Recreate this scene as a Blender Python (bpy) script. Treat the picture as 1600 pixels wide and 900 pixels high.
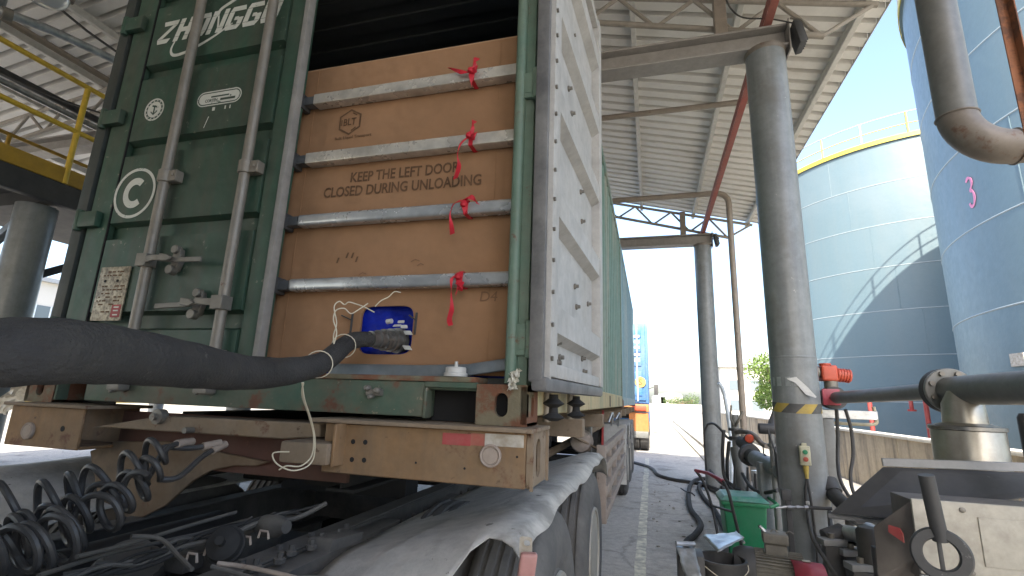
import bpy, bmesh, math, random
from mathutils import Vector, Matrix
from math import sin, cos, pi, radians, sqrt, atan2, hypot

for o in list(bpy.data.objects): bpy.data.objects.remove(o)
S = bpy.context.scene
COL = S.collection
random.seed(7)

# ------------------------------------------------------------------ camera, sky, sun, exposure
CAM = Vector((1.584, -1.64, 1.50))
FPX = 762.0                                    # focal length in pixels of the 1600 px wide photograph

def calibrate():
    vy = Vector((217, 180, FPX)).normalized()
    vz = Vector((120, -3400, FPX)); vz = (vz - vy * vz.dot(vy)).normalized()
    vx = vy.cross(vz).normalized()
    return Matrix((vx, vy, vz))                # world = R @ camera (x right, y down, z forward)
RM = calibrate()
cam_d = bpy.data.cameras.new('camera'); cam = bpy.data.objects.new('camera', cam_d); COL.objects.link(cam)
cam_d.sensor_fit = 'HORIZONTAL'; cam_d.sensor_width = 36.0; cam_d.lens = FPX / 1600 * 36.0
cam_d.clip_start = 0.05; cam_d.clip_end = 3000
rt, dn, fw = RM @ Vector((1, 0, 0)), RM @ Vector((0, 1, 0)), RM @ Vector((0, 0, 1))
m = Matrix((rt, -dn, -fw)).transposed().to_4x4(); m.translation = CAM
cam.matrix_world = m
S.camera = cam

SUN_K = Vector((0.03, -1.05, 1.0)).normalized()          # towards the sun
world = bpy.data.worlds.new('World'); S.world = world; world.use_nodes = True
nt = world.node_tree; nt.nodes.clear()
sky = nt.nodes.new('ShaderNodeTexSky'); sky.sky_type = 'NISHITA'; sky.sun_disc = False
sky.sun_elevation = math.asin(SUN_K.z); sky.sun_rotation = atan2(SUN_K.x, SUN_K.y)
sky.air_density = 1.0; sky.dust_density = 3.0; sky.ozone_density = 1.0
bg = nt.nodes.new('ShaderNodeBackground'); bg.inputs['Strength'].default_value = 0.13
wo = nt.nodes.new('ShaderNodeOutputWorld')
nt.links.new(sky.outputs[0], bg.inputs[0]); nt.links.new(bg.outputs[0], wo.inputs[0])
sl = bpy.data.lights.new('sun', 'SUN'); sl.energy = 3.0; sl.angle = radians(0.5); sl.color = (1.0, 0.92, 0.79)
sun = bpy.data.objects.new('sun', sl); COL.objects.link(sun); sun.location = (0, -20, 30)
sun.rotation_euler = (-SUN_K).to_track_quat('-Z', 'Y').to_euler()
S.view_settings.view_transform = 'Standard'; S.view_settings.look = 'None'
S.view_settings.gamma = 1.0; S.view_settings.use_curve_mapping = False
S.view_settings.exposure = 2.24

# ------------------------------------------------------------------ helpers
def ray(px, py): return RM @ Vector(((px - 800) / FPX, (py - 450) / FPX, 1.0))
def D(px, py, d): return CAM + ray(px, py) * d                                  # a sight line at a given distance
def Y(px, py, y): r = ray(px, py); return CAM + r * ((y - CAM.y) / r.y)        # a sight line on a plane of the place
def X(px, py, x): r = ray(px, py); return CAM + r * ((x - CAM.x) / r.x)
def Z(px, py, z): r = ray(px, py); return CAM + r * ((z - CAM.z) / r.z)

def basis(d):
    d = Vector(d).normalized()
    u = d.cross(Vector((0, 0, 1)))
    if u.length < 1e-4: u = d.cross(Vector((0, 1, 0)))
    u.normalize(); return u, d.cross(u).normalized()

def smooth_path(pts, n=8):
    P = [Vector(p) for p in pts]; out = []
    for i in range(len(P) - 1):
        p0 = P[max(i - 1, 0)]; p1 = P[i]; p2 = P[i + 1]; p3 = P[min(i + 2, len(P) - 1)]
        for k in range(n):
            t = k / n
            out.append(0.5 * ((2 * p1) + (p2 - p0) * t + (2 * p0 - 5 * p1 + 4 * p2 - p3) * t * t + (3 * p1 - p0 - 3 * p2 + p3) * t ** 3))
    out.append(P[-1]); return out

class MB:
    def __init__(s): s.v = []; s.f = []
    def add(s, vs, fs):
        b = len(s.v); s.v += [tuple(v) for v in vs]; s.f += [tuple(i + b for i in f) for f in fs]; return s
    def box(s, x0, x1, y0, y1, z0, z1):
        vs = [(x, y, z) for z in (z0, z1) for y in (y0, y1) for x in (x0, x1)]
        return s.add(vs, [(0, 2, 3, 1), (4, 5, 7, 6), (0, 1, 5, 4), (2, 6, 7, 3), (0, 4, 6, 2), (1, 3, 7, 5)])
    def obox(s, c, u, v, w):
        """box with centre c and half-axis vectors u, v, w"""
        c, u, v, w = Vector(c), Vector(u), Vector(v), Vector(w)
        if u.cross(v).dot(w) < 0: u = -u
        vs = [c + u * a + v * b + w * e for e in (-1, 1) for b in (-1, 1) for a in (-1, 1)]
        return s.add(vs, [(0, 2, 3, 1), (4, 5, 7, 6), (0, 1, 5, 4), (2, 6, 7, 3), (0, 4, 6, 2), (1, 3, 7, 5)])
    def bar(s, a, b, w, h, up=(0, 0, 1)):
        a, b = Vector(a), Vector(b); d = (b - a); L = d.length; d.normalize()
        u = d.cross(Vector(up)); 
        if u.length < 1e-4: u = d.cross(Vector((0, 1, 0)))
        u.normalize(); v = u.cross(d)
        return s.obox((a + b) / 2, u * w / 2, d * L / 2, v * h / 2)
    def cyl(s, a, b, r0, r1=None, n=16, cap=True):
        if r1 is None: r1 = r0
        a, b = Vector(a), Vector(b); u, v = basis(b - a)
        vs = [a + (u * cos(2 * pi * i / n) + v * sin(2 * pi * i / n)) * r0 for i in range(n)] + \
             [b + (u * cos(2 * pi * i / n) + v * sin(2 * pi * i / n)) * r1 for i in range(n)]
        fs = [(i, (i + 1) % n, n + (i + 1) % n, n + i) for i in range(n)]
        if cap: fs += [tuple(reversed(range(n))), tuple(range(n, 2 * n))]
        return s.add(vs, fs)
    def tube(s, pts, r, n=10, cap=True):
        P = [Vector(p) for p in pts]; N = len(P); rs = r if isinstance(r, (list, tuple)) else [r] * N
        vs = []; pu = None
        for i, p in enumerate(P):
            d = (P[min(i + 1, N - 1)] - P[max(i - 1, 0)]).normalized()
            if pu is None: pu, _ = basis(d)
            u = pu - d * pu.dot(d)
            if u.length < 1e-5: u, _ = basis(d)
            u.normalize(); v = d.cross(u); pu = u
            vs += [p + (u * cos(2 * pi * k / n) + v * sin(2 * pi * k / n)) * rs[i] for k in range(n)]
        fs = [(i * n + k, i * n + (k + 1) % n, (i + 1) * n + (k + 1) % n, (i + 1) * n + k) for i in range(N - 1) for k in range(n)]
        if cap: fs += [tuple(reversed(range(n))), tuple(range((N - 1) * n, N * n))]
        return s.add(vs, fs)
    def lathe(s, o, ax, prof, n=24, closed=False):
        """prof: (radius, distance along axis)"""
        o = Vector(o); ax = Vector(ax).normalized(); u, v = basis(ax); vs = []
        for r, h in prof:
            vs += [o + ax * h + (u * cos(2 * pi * k / n) + v * sin(2 * pi * k / n)) * r for k in range(n)]
        m_ = len(prof); fs = []
        for i in range(m_ if closed else m_ - 1):
            j = (i + 1) % m_
            fs += [(i * n + k, i * n + (k + 1) % n, j * n + (k + 1) % n, j * n + k) for k in range(n)]
        if not closed: fs += [tuple(reversed(range(n))), tuple(range((m_ - 1) * n, m_ * n))]
        return s.add(vs, fs)
    def prism(s, poly, t):
        """flat polygon (3D points) pushed along vector t"""
        P = [Vector(p) for p in poly]; t = Vector(t); n = len(P)
        return s.add(P + [p + t for p in P], [tuple(reversed(range(n))), tuple(range(n, 2 * n))] + [(i, (i + 1) % n, n + (i + 1) % n, n + i) for i in range(n)])
    def strip(s, pts, wv, t=0.001):
        """ribbon along pts, half width vector wv (or one per point), thickness t"""
        P = [Vector(p) for p in pts]; N = len(P); W = wv if isinstance(wv, list) else [wv] * N
        vs = []
        for i, p in enumerate(P):
            d = (P[min(i + 1, N - 1)] - P[max(i - 1, 0)]).normalized(); w = Vector(W[i]); nn = d.cross(w).normalized() * t
            vs += [p - w - nn, p + w - nn, p + w + nn, p - w + nn]
        fs = [(4 * i + k, 4 * i + (k + 1) % 4, 4 * i + 4 + (k + 1) % 4, 4 * i + 4 + k) for i in range(N - 1) for k in range(4)]
        fs += [(3, 2, 1, 0), tuple(4 * (N - 1) + k for k in range(4))]
        return s.add(vs, fs)
    def holeplate(s, o, u, v, w, h, rx, ry, t, n=24, hc=(0, 0)):
        """plate spanned by unit u, v, size w x h about o with an oval hole, pushed by vector t"""
        o, u, v, t = Vector(o), Vector(u), Vector(v), Vector(t); O = []; I = []
        for k in range(n):
            a = 2 * pi * (k + 0.5) / n; c, q = cos(a), sin(a); sc = min(w / 2 / max(abs(c), 1e-6), h / 2 / max(abs(q), 1e-6))
            O.append(o + u * c * sc + v * q * sc)
            ex = rx - min(rx, ry); ey = ry - min(rx, ry); mr = min(rx, ry)
            I.append(o + u * (hc[0] + c * mr + (ex if c > 0 else -ex)) + v * (hc[1] + q * mr + (ey if q > 0 else -ey)))
        corners = []
        vs = O + I + [p + t for p in O] + [p + t for p in I]; fs = []
        for k in range(n):
            j = (k + 1) % n
            fs += [(k, j, n + j, n + k), (2 * n + j, 2 * n + k, 3 * n + k, 3 * n + j), (n + k, n + j, 3 * n + j, 3 * n + k), (j, k, 2 * n + k, 2 * n + j)]
        return s.add(vs, fs)
    def build(s, name, mat, parent=None, bevel=0, seg=2, smooth=True, ang=40):
        me = bpy.data.meshes.new(name); me.from_pydata(s.v, [], s.f)
        bm = bmesh.new(); bm.from_mesh(me); bmesh.ops.recalc_face_normals(bm, faces=bm.faces)
        if bevel:
            es = [e for e in bm.edges if len(e.link_faces) == 2 and e.calc_face_angle(0) > radians(30)]
            bmesh.ops.bevel(bm, geom=es, offset=bevel, segments=seg, affect='EDGES', profile=0.6, clamp_overlap=True)
        bm.to_mesh(me); bm.free()
        if smooth and len(me.polygons):
            me.polygons.foreach_set('use_smooth', [True] * len(me.polygons)); me.set_sharp_from_angle(angle=radians(ang))
        me.materials.append(mat)
        o = bpy.data.objects.new(name, me); COL.objects.link(o)
        if parent is not None: attach(o, parent)
        return o

ROOT_W = {}
def attach(o, parent):
    o.parent = parent; o.matrix_parent_inverse = Matrix.Translation(-Vector(ROOT_W.get(parent.name, (0, 0, 0))))
def thing(name, label, cat, loc=(0, 0, 0), group=None):
    o = bpy.data.objects.new(name, None); COL.objects.link(o); o.location = loc; o.empty_display_size = 0.2
    ROOT_W[o.name] = tuple(loc); tag(o, label, cat, group); return o
def tag(o, label, cat, group=None, kind=None):
    o['label'] = label; o['category'] = cat
    if group: o['group'] = group
    if kind: o['kind'] = kind
    return o
def struct(o): o['kind'] = 'structure'; return o
def stuffpart(o): o['kind'] = 'stuff'; return o
def clone(o, parent, delta):
    c = o.copy(); COL.objects.link(c); c.parent = parent
    c.matrix_parent_inverse = o.matrix_parent_inverse.copy() if parent is o.parent else Matrix.Translation(-Vector(ROOT_W.get(parent.name, (0, 0, 0)))) if parent else Matrix()
    c.location = Vector(o.location) + Vector(delta); return c

def lettering(name, txt, mat, parent, centre, right, up, height, width=None, shear=0.0, bold=0.0, thick=0.0008):
    cu = bpy.data.curves.new(name, 'FONT'); cu.body = txt; cu.align_x = 'CENTER'; cu.align_y = 'CENTER'; cu.shear = shear; cu.offset = bold; cu.extrude = 0.01
    cu.resolution_u = 3
    t = bpy.data.objects.new('tmp', cu); COL.objects.link(t)
    me = bpy.data.meshes.new_from_object(t.evaluated_get(bpy.context.evaluated_depsgraph_get()))
    bpy.data.objects.remove(t); bpy.data.curves.remove(cu)
    xs = [v.co.x for v in me.vertices]; ys = [v.co.y for v in me.vertices]
    sy = height / (max(ys) - min(ys)); sx = (width / (max(xs) - min(xs))) if width else sy
    cx = (max(xs) + min(xs)) / 2; cy = (max(ys) + min(ys)) / 2
    r, u = Vector(right).normalized(), Vector(up).normalized(); n = r.cross(u)
    for v in me.vertices:
        v.co = Vector(centre) + r * (v.co.x - cx) * sx + u * (v.co.y - cy) * sy + n * (thick if v.co.z > 0 else 0)
    me.name = name; me.materials.clear(); me.materials.append(mat)
    o = bpy.data.objects.new(name, me); COL.objects.link(o)
    if parent is not None: attach(o, parent)
    return o

# ------------------------------------------------------------------ materials
def mat(name, col, rough=0.6, metal=0.0, var=None, vs=3.0, vamt=0.5, dust=None, damt=0.0, ds=2.0, rust=0.0, rs=9.0, rcol=(0.085, 0.036, 0.02), streak=None, samt=0.0,
        sscale=(9, 9, .6), bump=0.07, bs=28.0, fine=0.2, spec=0.5, topdust=0.0, chips=None, camt=0.3, cs=22.0, stain=None, stamt=0.0, sts=1.1, cracks=0.0, lowbump=0.0, speck=0.0):
    m = bpy.data.materials.new(name); m.use_nodes = True; N = m.node_tree.nodes; L = m.node_tree.links
    b = N['Principled BSDF']; b.inputs['Roughness'].default_value = rough; b.inputs['Metallic'].default_value = metal
    b.inputs['Specular IOR Level'].default_value = spec
    g = N.new('ShaderNodeNewGeometry'); pos = g.outputs['Position']
    def noise(scale, det=4, vec=None, rough_=0.6):
        n = N.new('ShaderNodeTexNoise'); n.inputs['Scale'].default_value = scale; n.inputs['Detail'].default_value = det; n.inputs['Roughness'].default_value = rough_
        L.new(vec or pos, n.inputs['Vector']); return n.outputs['Fac']
    def ramp(f, a, c):
        r = N.new('ShaderNodeMapRange'); r.inputs[1].default_value = a; r.inputs[2].default_value = c; r.clamp = True
        L.new(f, r.inputs[0]); return r.outputs[0]
    def mul(f, k):
        x = N.new('ShaderNodeMath'); x.operation = 'MULTIPLY'; L.new(f, x.inputs[0])
        if isinstance(k, (int, float)): x.inputs[1].default_value = k
        else: L.new(k, x.inputs[1])
        return x.outputs[0]
    def mix(f, a, c, mode='MIX'):
        x = N.new('ShaderNodeMix'); x.data_type = 'RGBA'; x.blend_type = mode
        if isinstance(f, (int, float)): x.inputs[0].default_value = f
        else: L.new(f, x.inputs[0])
        for i, q in ((6, a), (7, c)):
            if isinstance(q, tuple): x.inputs[i].default_value = (*q, 1)
            else: L.new(q, x.inputs[i])
        return x.outputs[2]
    cur = tuple(col)
    if var: cur = mix(mul(ramp(noise(vs), .35, .65), vamt), cur, tuple(var))
    if streak:
        mp = N.new('ShaderNodeMapping'); mp.inputs['Scale'].default_value = sscale; L.new(pos, mp.inputs['Vector'])
        cur = mix(mul(ramp(noise(1.0, 5, mp.outputs[0]), .45, .68), samt), cur, tuple(streak))
    if dust: cur = mix(mul(ramp(noise(ds, 10, None, .68), .33, .68), damt), cur, tuple(dust))
    if topdust:
        sx = N.new('ShaderNodeSeparateXYZ'); L.new(g.outputs['Normal'], sx.inputs[0])
        cur = mix(mul(ramp(sx.outputs[2], .2, .9), topdust), cur, (0.17, 0.155, 0.135))
    if fine:
        k = N.new('ShaderNodeMapRange'); k.inputs[3].default_value = 1 - fine; k.inputs[4].default_value = 1 + fine; k.inputs[1].default_value = .25; k.inputs[2].default_value = .75; L.new(noise(13, 9, None, .72), k.inputs[0])
        cc = N.new('ShaderNodeCombineXYZ')
        for i in range(3): L.new(k.outputs[0], cc.inputs[i])
        cur = mix(1.0, cur, cc.outputs[0], 'MULTIPLY')
    if stain: cur = mix(mul(ramp(noise(sts, 7, None, .62), .54, .66), stamt), cur, tuple(stain))
    if speck:
        k2 = N.new('ShaderNodeMapRange'); k2.inputs[1].default_value = .3; k2.inputs[2].default_value = .7; k2.inputs[3].default_value = 1 - speck; k2.inputs[4].default_value = 1 + speck; L.new(noise(150, 3), k2.inputs[0])
        c2_ = N.new('ShaderNodeCombineXYZ')
        for i in range(3): L.new(k2.outputs[0], c2_.inputs[i])
        cur = mix(1.0, cur, c2_.outputs[0], 'MULTIPLY')
    if cracks:
        wv = N.new('ShaderNodeTexNoise'); wv.inputs['Scale'].default_value = 1.5; wv.inputs['Detail'].default_value = 6; L.new(pos, wv.inputs['Vector'])
        ad = N.new('ShaderNodeMix'); ad.data_type = 'RGBA'; ad.blend_type = 'ADD'; ad.inputs[0].default_value = .9; L.new(pos, ad.inputs[6]); L.new(wv.outputs['Color'], ad.inputs[7])
        vo = N.new('ShaderNodeTexVoronoi'); vo.feature = 'DISTANCE_TO_EDGE'; vo.inputs['Scale'].default_value = .42; L.new(ad.outputs[2], vo.inputs['Vector'])
        iv = N.new('ShaderNodeMapRange'); iv.inputs[1].default_value = .004; iv.inputs[2].default_value = .013; iv.inputs[3].default_value = cracks; iv.inputs[4].default_value = 0; L.new(vo.outputs['Distance'], iv.inputs[0])
        cur = mix(iv.outputs[0], cur, (0.05, 0.048, 0.045))
    if chips:
        cf = mul(ramp(noise(cs, 6, None, .7), .70 - .08 * camt, .715 - .08 * camt), ramp(noise(1.7, 3), .42, .55))
        cur = mix(cf, cur, tuple(chips))
    rgh = None
    if rust:
        f = ramp(noise(rs, 8, None, .7), 0.72 - rust * 0.45, 0.78 - rust * 0.4)
        cur = mix(f, cur, mix(noise(40), rcol, tuple(min(1, c * 1.9) for c in rcol)))
        mm = N.new('ShaderNodeMapRange'); mm.inputs[3].default_value = metal; mm.inputs[4].default_value = 0.0; L.new(f, mm.inputs[0]); L.new(mm.outputs[0], b.inputs['Metallic'])
        rgh = f
    if isinstance(cur, tuple): b.inputs['Base Color'].default_value = (*cur, 1)
    else: L.new(cur, b.inputs['Base Color'])
    rr = N.new('ShaderNodeMapRange'); rr.inputs[3].default_value = max(0.03, rough - .12); rr.inputs[4].default_value = min(1, rough + .15); L.new(noise(7), rr.inputs[0]); L.new(rr.outputs[0], b.inputs['Roughness'])
    if lowbump and not bump: bump = .02
    if bump:
        bp = N.new('ShaderNodeBump'); bp.inputs['Strength'].default_value = bump; bp.inputs['Distance'].default_value = 0.01
        L.new(noise(bs, 5), bp.inputs['Height']); L.new(bp.outputs[0], b.inputs['Normal'])
        if lowbump:
            b2 = N.new('ShaderNodeBump'); b2.inputs['Strength'].default_value = lowbump; b2.inputs['Distance'].default_value = 0.05
            L.new(noise(3.2, 3), b2.inputs['Height']); L.new(b2.outputs[0], bp.inputs['Normal'])
    return m

DUST = (0.24, 0.21, 0.17)
M = {}
M['yard'] = mat('yard', (0.34, 0.32, 0.27), .9, var=(0.27, 0.255, 0.22), vs=.3, vamt=.8, dust=(0.4, 0.37, 0.31), damt=.5, ds=1.1, bump=.3, bs=70)
M['asphalt'] = mat('asphalt', (0.44, 0.415, 0.38), .85, var=(0.32, 0.302, 0.278), vs=.7, vamt=.8, dust=(0.50, 0.47, 0.425), damt=.7, ds=1.7, bump=.5, bs=110, fine=.3, stain=(0.13, 0.126, 0.12), stamt=.6, sts=1.3, cracks=.28, speck=.45)
M['concrete'] = mat('concrete', (0.36, 0.34, 0.30), .9, var=(0.24, 0.22, 0.19), vs=1.2, vamt=.7, bump=.3, bs=50)
M['paint_line'] = mat('paint_line', (0.76, 0.72, 0.58), .8, var=(0.33, 0.32, 0.28), vs=11, vamt=.9, bump=.3, bs=110)
M['wall'] = mat('wall', (0.40, 0.33, 0.23), .9, var=(0.33, 0.28, 0.22), vs=1.5, vamt=.6, streak=(0.07, 0.06, 0.05), samt=.85, sscale=(3.2, 3.2, .35), bump=.4, bs=30)
M['wallcap'] = mat('wallcap', (0.55, 0.53, 0.48), .9)
M['green'] = mat('green', (0.022, 0.084, 0.052), .5, var=(0.025, 0.062, 0.043), vs=2.2, vamt=.7, dust=(0.06, 0.064, 0.048), damt=.55, ds=2.6, rust=.1, rs=5, streak=(0.07, 0.066, 0.046), samt=.55, sscale=(14, 14, .9), chips=(0.16, 0.17, 0.13), camt=.6, cs=26, lowbump=.35)
M['green_sill'] = mat('green_sill', (0.045, 0.10, 0.07), .65, chips=(0.2, 0.17, 0.12), camt=1, lowbump=.3, dust=(0.14, 0.11, 0.075), damt=.9, ds=3.0, rust=.35, rs=6)
M['green_post'] = mat('green_post', (0.10, 0.19, 0.145), .5, dust=(0.2, 0.18, 0.13), damt=.5, rust=.30, rs=8)
M['rusty'] = mat('rusty', (0.14, 0.13, 0.085), .8, dust=(0.2, 0.16, 0.1), damt=.6, rust=.62, rs=5, rcol=(0.10, 0.042, 0.022), bump=.4)
M['dark_post'] = mat('dark_post', (0.02, 0.03, 0.028), .6, dust=(0.07, 0.065, 0.055), damt=.5)
M['side_green'] = mat('side_green', (0.14, 0.225, 0.19), .6, streak=(0.30, 0.29, 0.235), samt=.8, sscale=(2, 5, .5), rust=.18, rs=4)
M['rail_cream'] = mat('rail_cream', (0.46, 0.37, 0.21), .75, streak=(0.24, 0.28, 0.19), samt=.7, sscale=(3, 5, .7), rust=.22, rs=5)
M['side_blue'] = mat('side_blue', (0.17, 0.29, 0.34), .6, streak=(0.4, 0.42, 0.4), samt=.6, sscale=(2, 5, .4), rust=.12)
M['door_in'] = mat('door_in', (0.40, 0.395, 0.385), .55, stain=(0.27, 0.262, 0.25), stamt=.5, sts=4, streak=(0.3, 0.28, 0.25), samt=.4, var=(0.34, 0.333, 0.32), vs=2, dust=(0.42, 0.40, 0.37), damt=.5, ds=5, rust=.05, rs=12)
M['gasket'] = mat('gasket', (0.085, 0.085, 0.088), .5, dust=(0.24, 0.235, 0.225), damt=.6, ds=6)
M['gasket_light'] = mat('gasket_light', (0.22, 0.215, 0.205), .7, dust=(0.3, 0.28, 0.25), damt=.7, ds=6)
M['rod'] = mat('rod', (0.24, 0.225, 0.20), .5, metal=.35, dust=(0.27, 0.22, 0.16), damt=.6, ds=3, rust=.12, rs=10)
M['forged'] = mat('forged', (0.2, 0.19, 0.17), .55, metal=.5, dust=DUST, damt=.5, rust=.2)
M['black_in'] = mat('black_in', (0.012, 0.012, 0.013), .8, fine=0)
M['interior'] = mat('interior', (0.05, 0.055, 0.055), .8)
M['card'] = mat('card', (0.345, 0.19, 0.10), .85, var=(0.27, 0.145, 0.073), vs=1.6, vamt=.6, dust=(0.24, 0.14, 0.075), damt=.45, ds=5, fine=.07, lowbump=.55, stain=(0.23, 0.13, 0.07), stamt=.35, sts=2.3, streak=(0.30, 0.165, 0.085), samt=.35, sscale=(26, 26, 1.2))
M['card_fold'] = mat('card_fold', (0.30, 0.165, 0.085), .9)
M['card_edge'] = mat('card_edge', (0.42, 0.26, 0.15), .9)
M['print'] = mat('print', (0.095, 0.05, 0.026), .85, var=(0.2, 0.11, 0.055), vs=26, fine=.1)
M['pencil'] = mat('pencil', (0.2, 0.11, 0.06), .9, fine=0)
M['bar_light'] = mat('bar_light', (0.66, 0.63, 0.57), .27, metal=.45, var=(0.34, 0.32, 0.29), vs=11, vamt=.7, fine=.1)
M['bar_zinc'] = mat('bar_zinc', (0.55, 0.57, 0.58), .26, metal=.55, var=(0.33, 0.35, 0.37), vs=9, vamt=.7, fine=.1)
M['sleeve'] = mat('sleeve', (0.12, 0.13, 0.14), .5, metal=.6)
M['channel'] = mat('channel', (0.17, 0.2, 0.23), .45, metal=.6, var=(0.28, 0.3, 0.3), vs=9)
M['ribbon'] = mat('ribbon', (0.55, 0.012, 0.03), .6, var=(0.4, 0.008, 0.02), vs=30, fine=.1)
M['bag_blue'] = mat('bag_blue', (0.01, 0.028, 0.42), .2, var=(0.005, 0.012, 0.2), vs=14, vamt=.7, bump=.8, bs=16, lowbump=.5)
M['white_plastic'] = mat('white_plastic', (0.5, 0.5, 0.48), .4, var=(0.5, 0.5, 0.47), vs=15)
M['steel'] = mat('steel', (0.24, 0.235, 0.225), .32, metal=.75, var=(0.13, 0.125, 0.12), vs=18)
M['wire'] = mat('wire', (0.55, 0.5, 0.38), .6)
M['black_rubber'] = mat('black_rubber', (0.028, 0.028, 0.03), .6, dust=(0.10, 0.095, 0.085), damt=.5, ds=4)
M['hose'] = mat('hose', (0.02, 0.02, 0.021), .8, var=(0.04, 0.04, 0.043), vs=9, vamt=.8, dust=(0.042, 0.039, 0.034), damt=.8, ds=11, bump=.7, bs=130, stain=(0.06, 0.055, 0.047), stamt=.5, sts=7, chips=(0.10, 0.095, 0.08), camt=.9, cs=40, lowbump=.4)
M['coil'] = mat('coil', (0.035, 0.036, 0.039), .45, dust=(0.085, 0.08, 0.075), damt=.6, ds=8)
M['tan'] = mat('tan', (0.25, 0.135, 0.052), .7, chips=(0.10, 0.06, 0.035), camt=.8, cs=18, streak=(0.13, 0.09, 0.055), samt=.6, sscale=(16, 16, 1.2), lowbump=.2, var=(0.21, 0.135, 0.075), vs=3, dust=(0.20, 0.15, 0.10), damt=.6, ds=2.2, rust=.3, rs=6)
M['tan_dark'] = mat('tan_dark', (0.13, 0.085, 0.05), .8, dust=(0.2, 0.155, 0.11), damt=.8, ds=4, rust=.25, stain=(0.05, 0.04, 0.03), stamt=.7, sts=4)
M['tan_dusty'] = mat('tan_dusty', (0.21, 0.15, 0.095), .8, chips=(0.12, 0.08, 0.05), camt=.8, stain=(0.14, 0.1, 0.065), stamt=.6, sts=5, dust=(0.25, 0.205, 0.155), damt=.7, ds=5, rust=.28)
M['redbrown'] = mat('redbrown', (0.085, 0.03, 0.02), .75, dust=(0.09, 0.06, 0.045), damt=.6, rust=.2)
M['red_sticker'] = mat('red_sticker', (0.36, 0.03, 0.04), .6, dust=(0.3, 0.18, 0.14), damt=.4, ds=10)
M['white_sticker'] = mat('white_sticker', (0.5, 0.47, 0.42), .6, var=(0.3, 0.25, 0.18), vs=25, vamt=.8)
M['decal'] = mat('decal', (0.66, 0.66, 0.6), .6, chips=(0.035, 0.09, 0.06), camt=.9, cs=34, var=(0.56, 0.57, 0.5), vs=6, fine=.1)
M['mudguard'] = mat('mudguard', (0.44, 0.425, 0.395), .85, var=(0.31, 0.30, 0.28), vs=2.6, vamt=.8, dust=(0.56, 0.535, 0.49), damt=.75, ds=3.3, bump=.25, bs=60, stain=(0.13, 0.125, 0.115), stamt=.6, sts=3.1, lowbump=.35, chips=(0.09, 0.088, 0.08), camt=.8, cs=17)
M['frame'] = mat('frame', (0.045, 0.045, 0.045), .8, dust=(0.10, 0.093, 0.082), damt=.8, ds=6, bump=.3, bs=40, topdust=.45)
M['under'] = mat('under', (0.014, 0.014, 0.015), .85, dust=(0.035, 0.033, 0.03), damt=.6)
M['tyre'] = mat('tyre', (0.07, 0.07, 0.07), .85, dust=(0.17, 0.16, 0.145), damt=.7, ds=3, bump=.2, bs=60)
M['rim'] = mat('rim', (0.36, 0.35, 0.32), .6, metal=.2, dust=(0.3, 0.26, 0.2), damt=.7, rust=.15)
M['pink_lamp'] = mat('pink_lamp', (0.42, 0.20, 0.18), .4, dust=(0.4, 0.33, 0.28), damt=.5)
M['guard_grey'] = mat('guard_grey', (0.33, 0.28, 0.24), .75, dust=(0.33, 0.26, 0.21), damt=.7, rust=.2)
M['redpaint'] = mat('redpaint', (0.30, 0.03, 0.03), .55, dust=(0.3, 0.15, 0.12), damt=.35)
M['column'] = mat('column', (0.20, 0.215, 0.22), .36, chips=(0.36, 0.36, 0.34), camt=.35, cs=24, stain=(0.13, 0.125, 0.115), stamt=.5, sts=3, var=(0.155, 0.165, 0.17), vs=2.5, vamt=.7, streak=(0.27, 0.28, 0.275), samt=.5, sscale=(14, 14, .8), rust=.04, rs=12)
M['beam'] = mat('beam', (0.27, 0.255, 0.24), .55, var=(0.22, 0.205, 0.19), vs=2, rust=.12, rs=5)
M['truss'] = mat('truss', (0.26, 0.235, 0.2), .55, rust=.06)
M['purlin'] = mat('purlin', (0.52, 0.51, 0.48), .5, var=(0.42, 0.4, 0.36), vs=2)
M['roof'] = mat('roof', (0.70, 0.685, 0.65), .55, stain=(0.5, 0.47, 0.42), stamt=.4, sts=.9, var=(0.61, 0.595, 0.56), vs=.9, vamt=.7, fine=.06)
M['redtie'] = mat('redtie', (0.27, 0.065, 0.05), .65, dust=(0.2, 0.12, 0.1), damt=.5)
M['brownpipe'] = mat('brownpipe', (0.24, 0.2, 0.165), .55, dust=(0.25, 0.22, 0.18), damt=.5, rust=.2, rs=4)
M['tank'] = mat('tank', (0.104, 0.154, 0.176), .42, stain=(0.13, 0.175, 0.195), stamt=.5, sts=.35, lowbump=.12, var=(0.105, 0.16, 0.19), vs=.5, vamt=.7, streak=(0.135, 0.17, 0.18), samt=.4, sscale=(1.4, 1.4, .12), fine=.04)
M['seam_glint'] = mat('seam_glint', (0.26, 0.30, 0.315), .4, fine=.05)  # shell paint made paler, painting in the grazing light along the welds
M['yellow'] = mat('yellow', (0.62, 0.42, 0.03), .5, dust=(0.4, 0.28, 0.08), damt=.4)
M['yellow_dk'] = mat('yellow_dk', (0.45, 0.27, 0.02), .55, dust=(0.2, 0.13, 0.05), damt=.5)
M['yellow_pale'] = mat('yellow_pale', (0.40, 0.33, 0.05), .5)
M['rail_grey'] = mat('rail_grey', (0.34, 0.35, 0.33), .5)
M['cream_tube'] = mat('cream_tube', (0.34, 0.31, 0.22), .5)
M['pink_spray'] = mat('pink_spray', (0.62, 0.22, 0.36), .7, fine=.05)
M['darksteel'] = mat('darksteel', (0.035, 0.037, 0.04), .6, dust=(0.09, 0.085, 0.08), damt=.5)
M['greypipe'] = mat('greypipe', (0.16, 0.165, 0.16), .45, metal=.2, dust=(0.2, 0.19, 0.17), damt=.4, rust=.12, rs=7)
M['rustpipe'] = mat('rustpipe', (0.16, 0.14, 0.12), .55, metal=.2, rust=.34, rs=7, rcol=(0.085, 0.05, 0.033), dust=(0.2, 0.17, 0.14), damt=.5)
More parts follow.
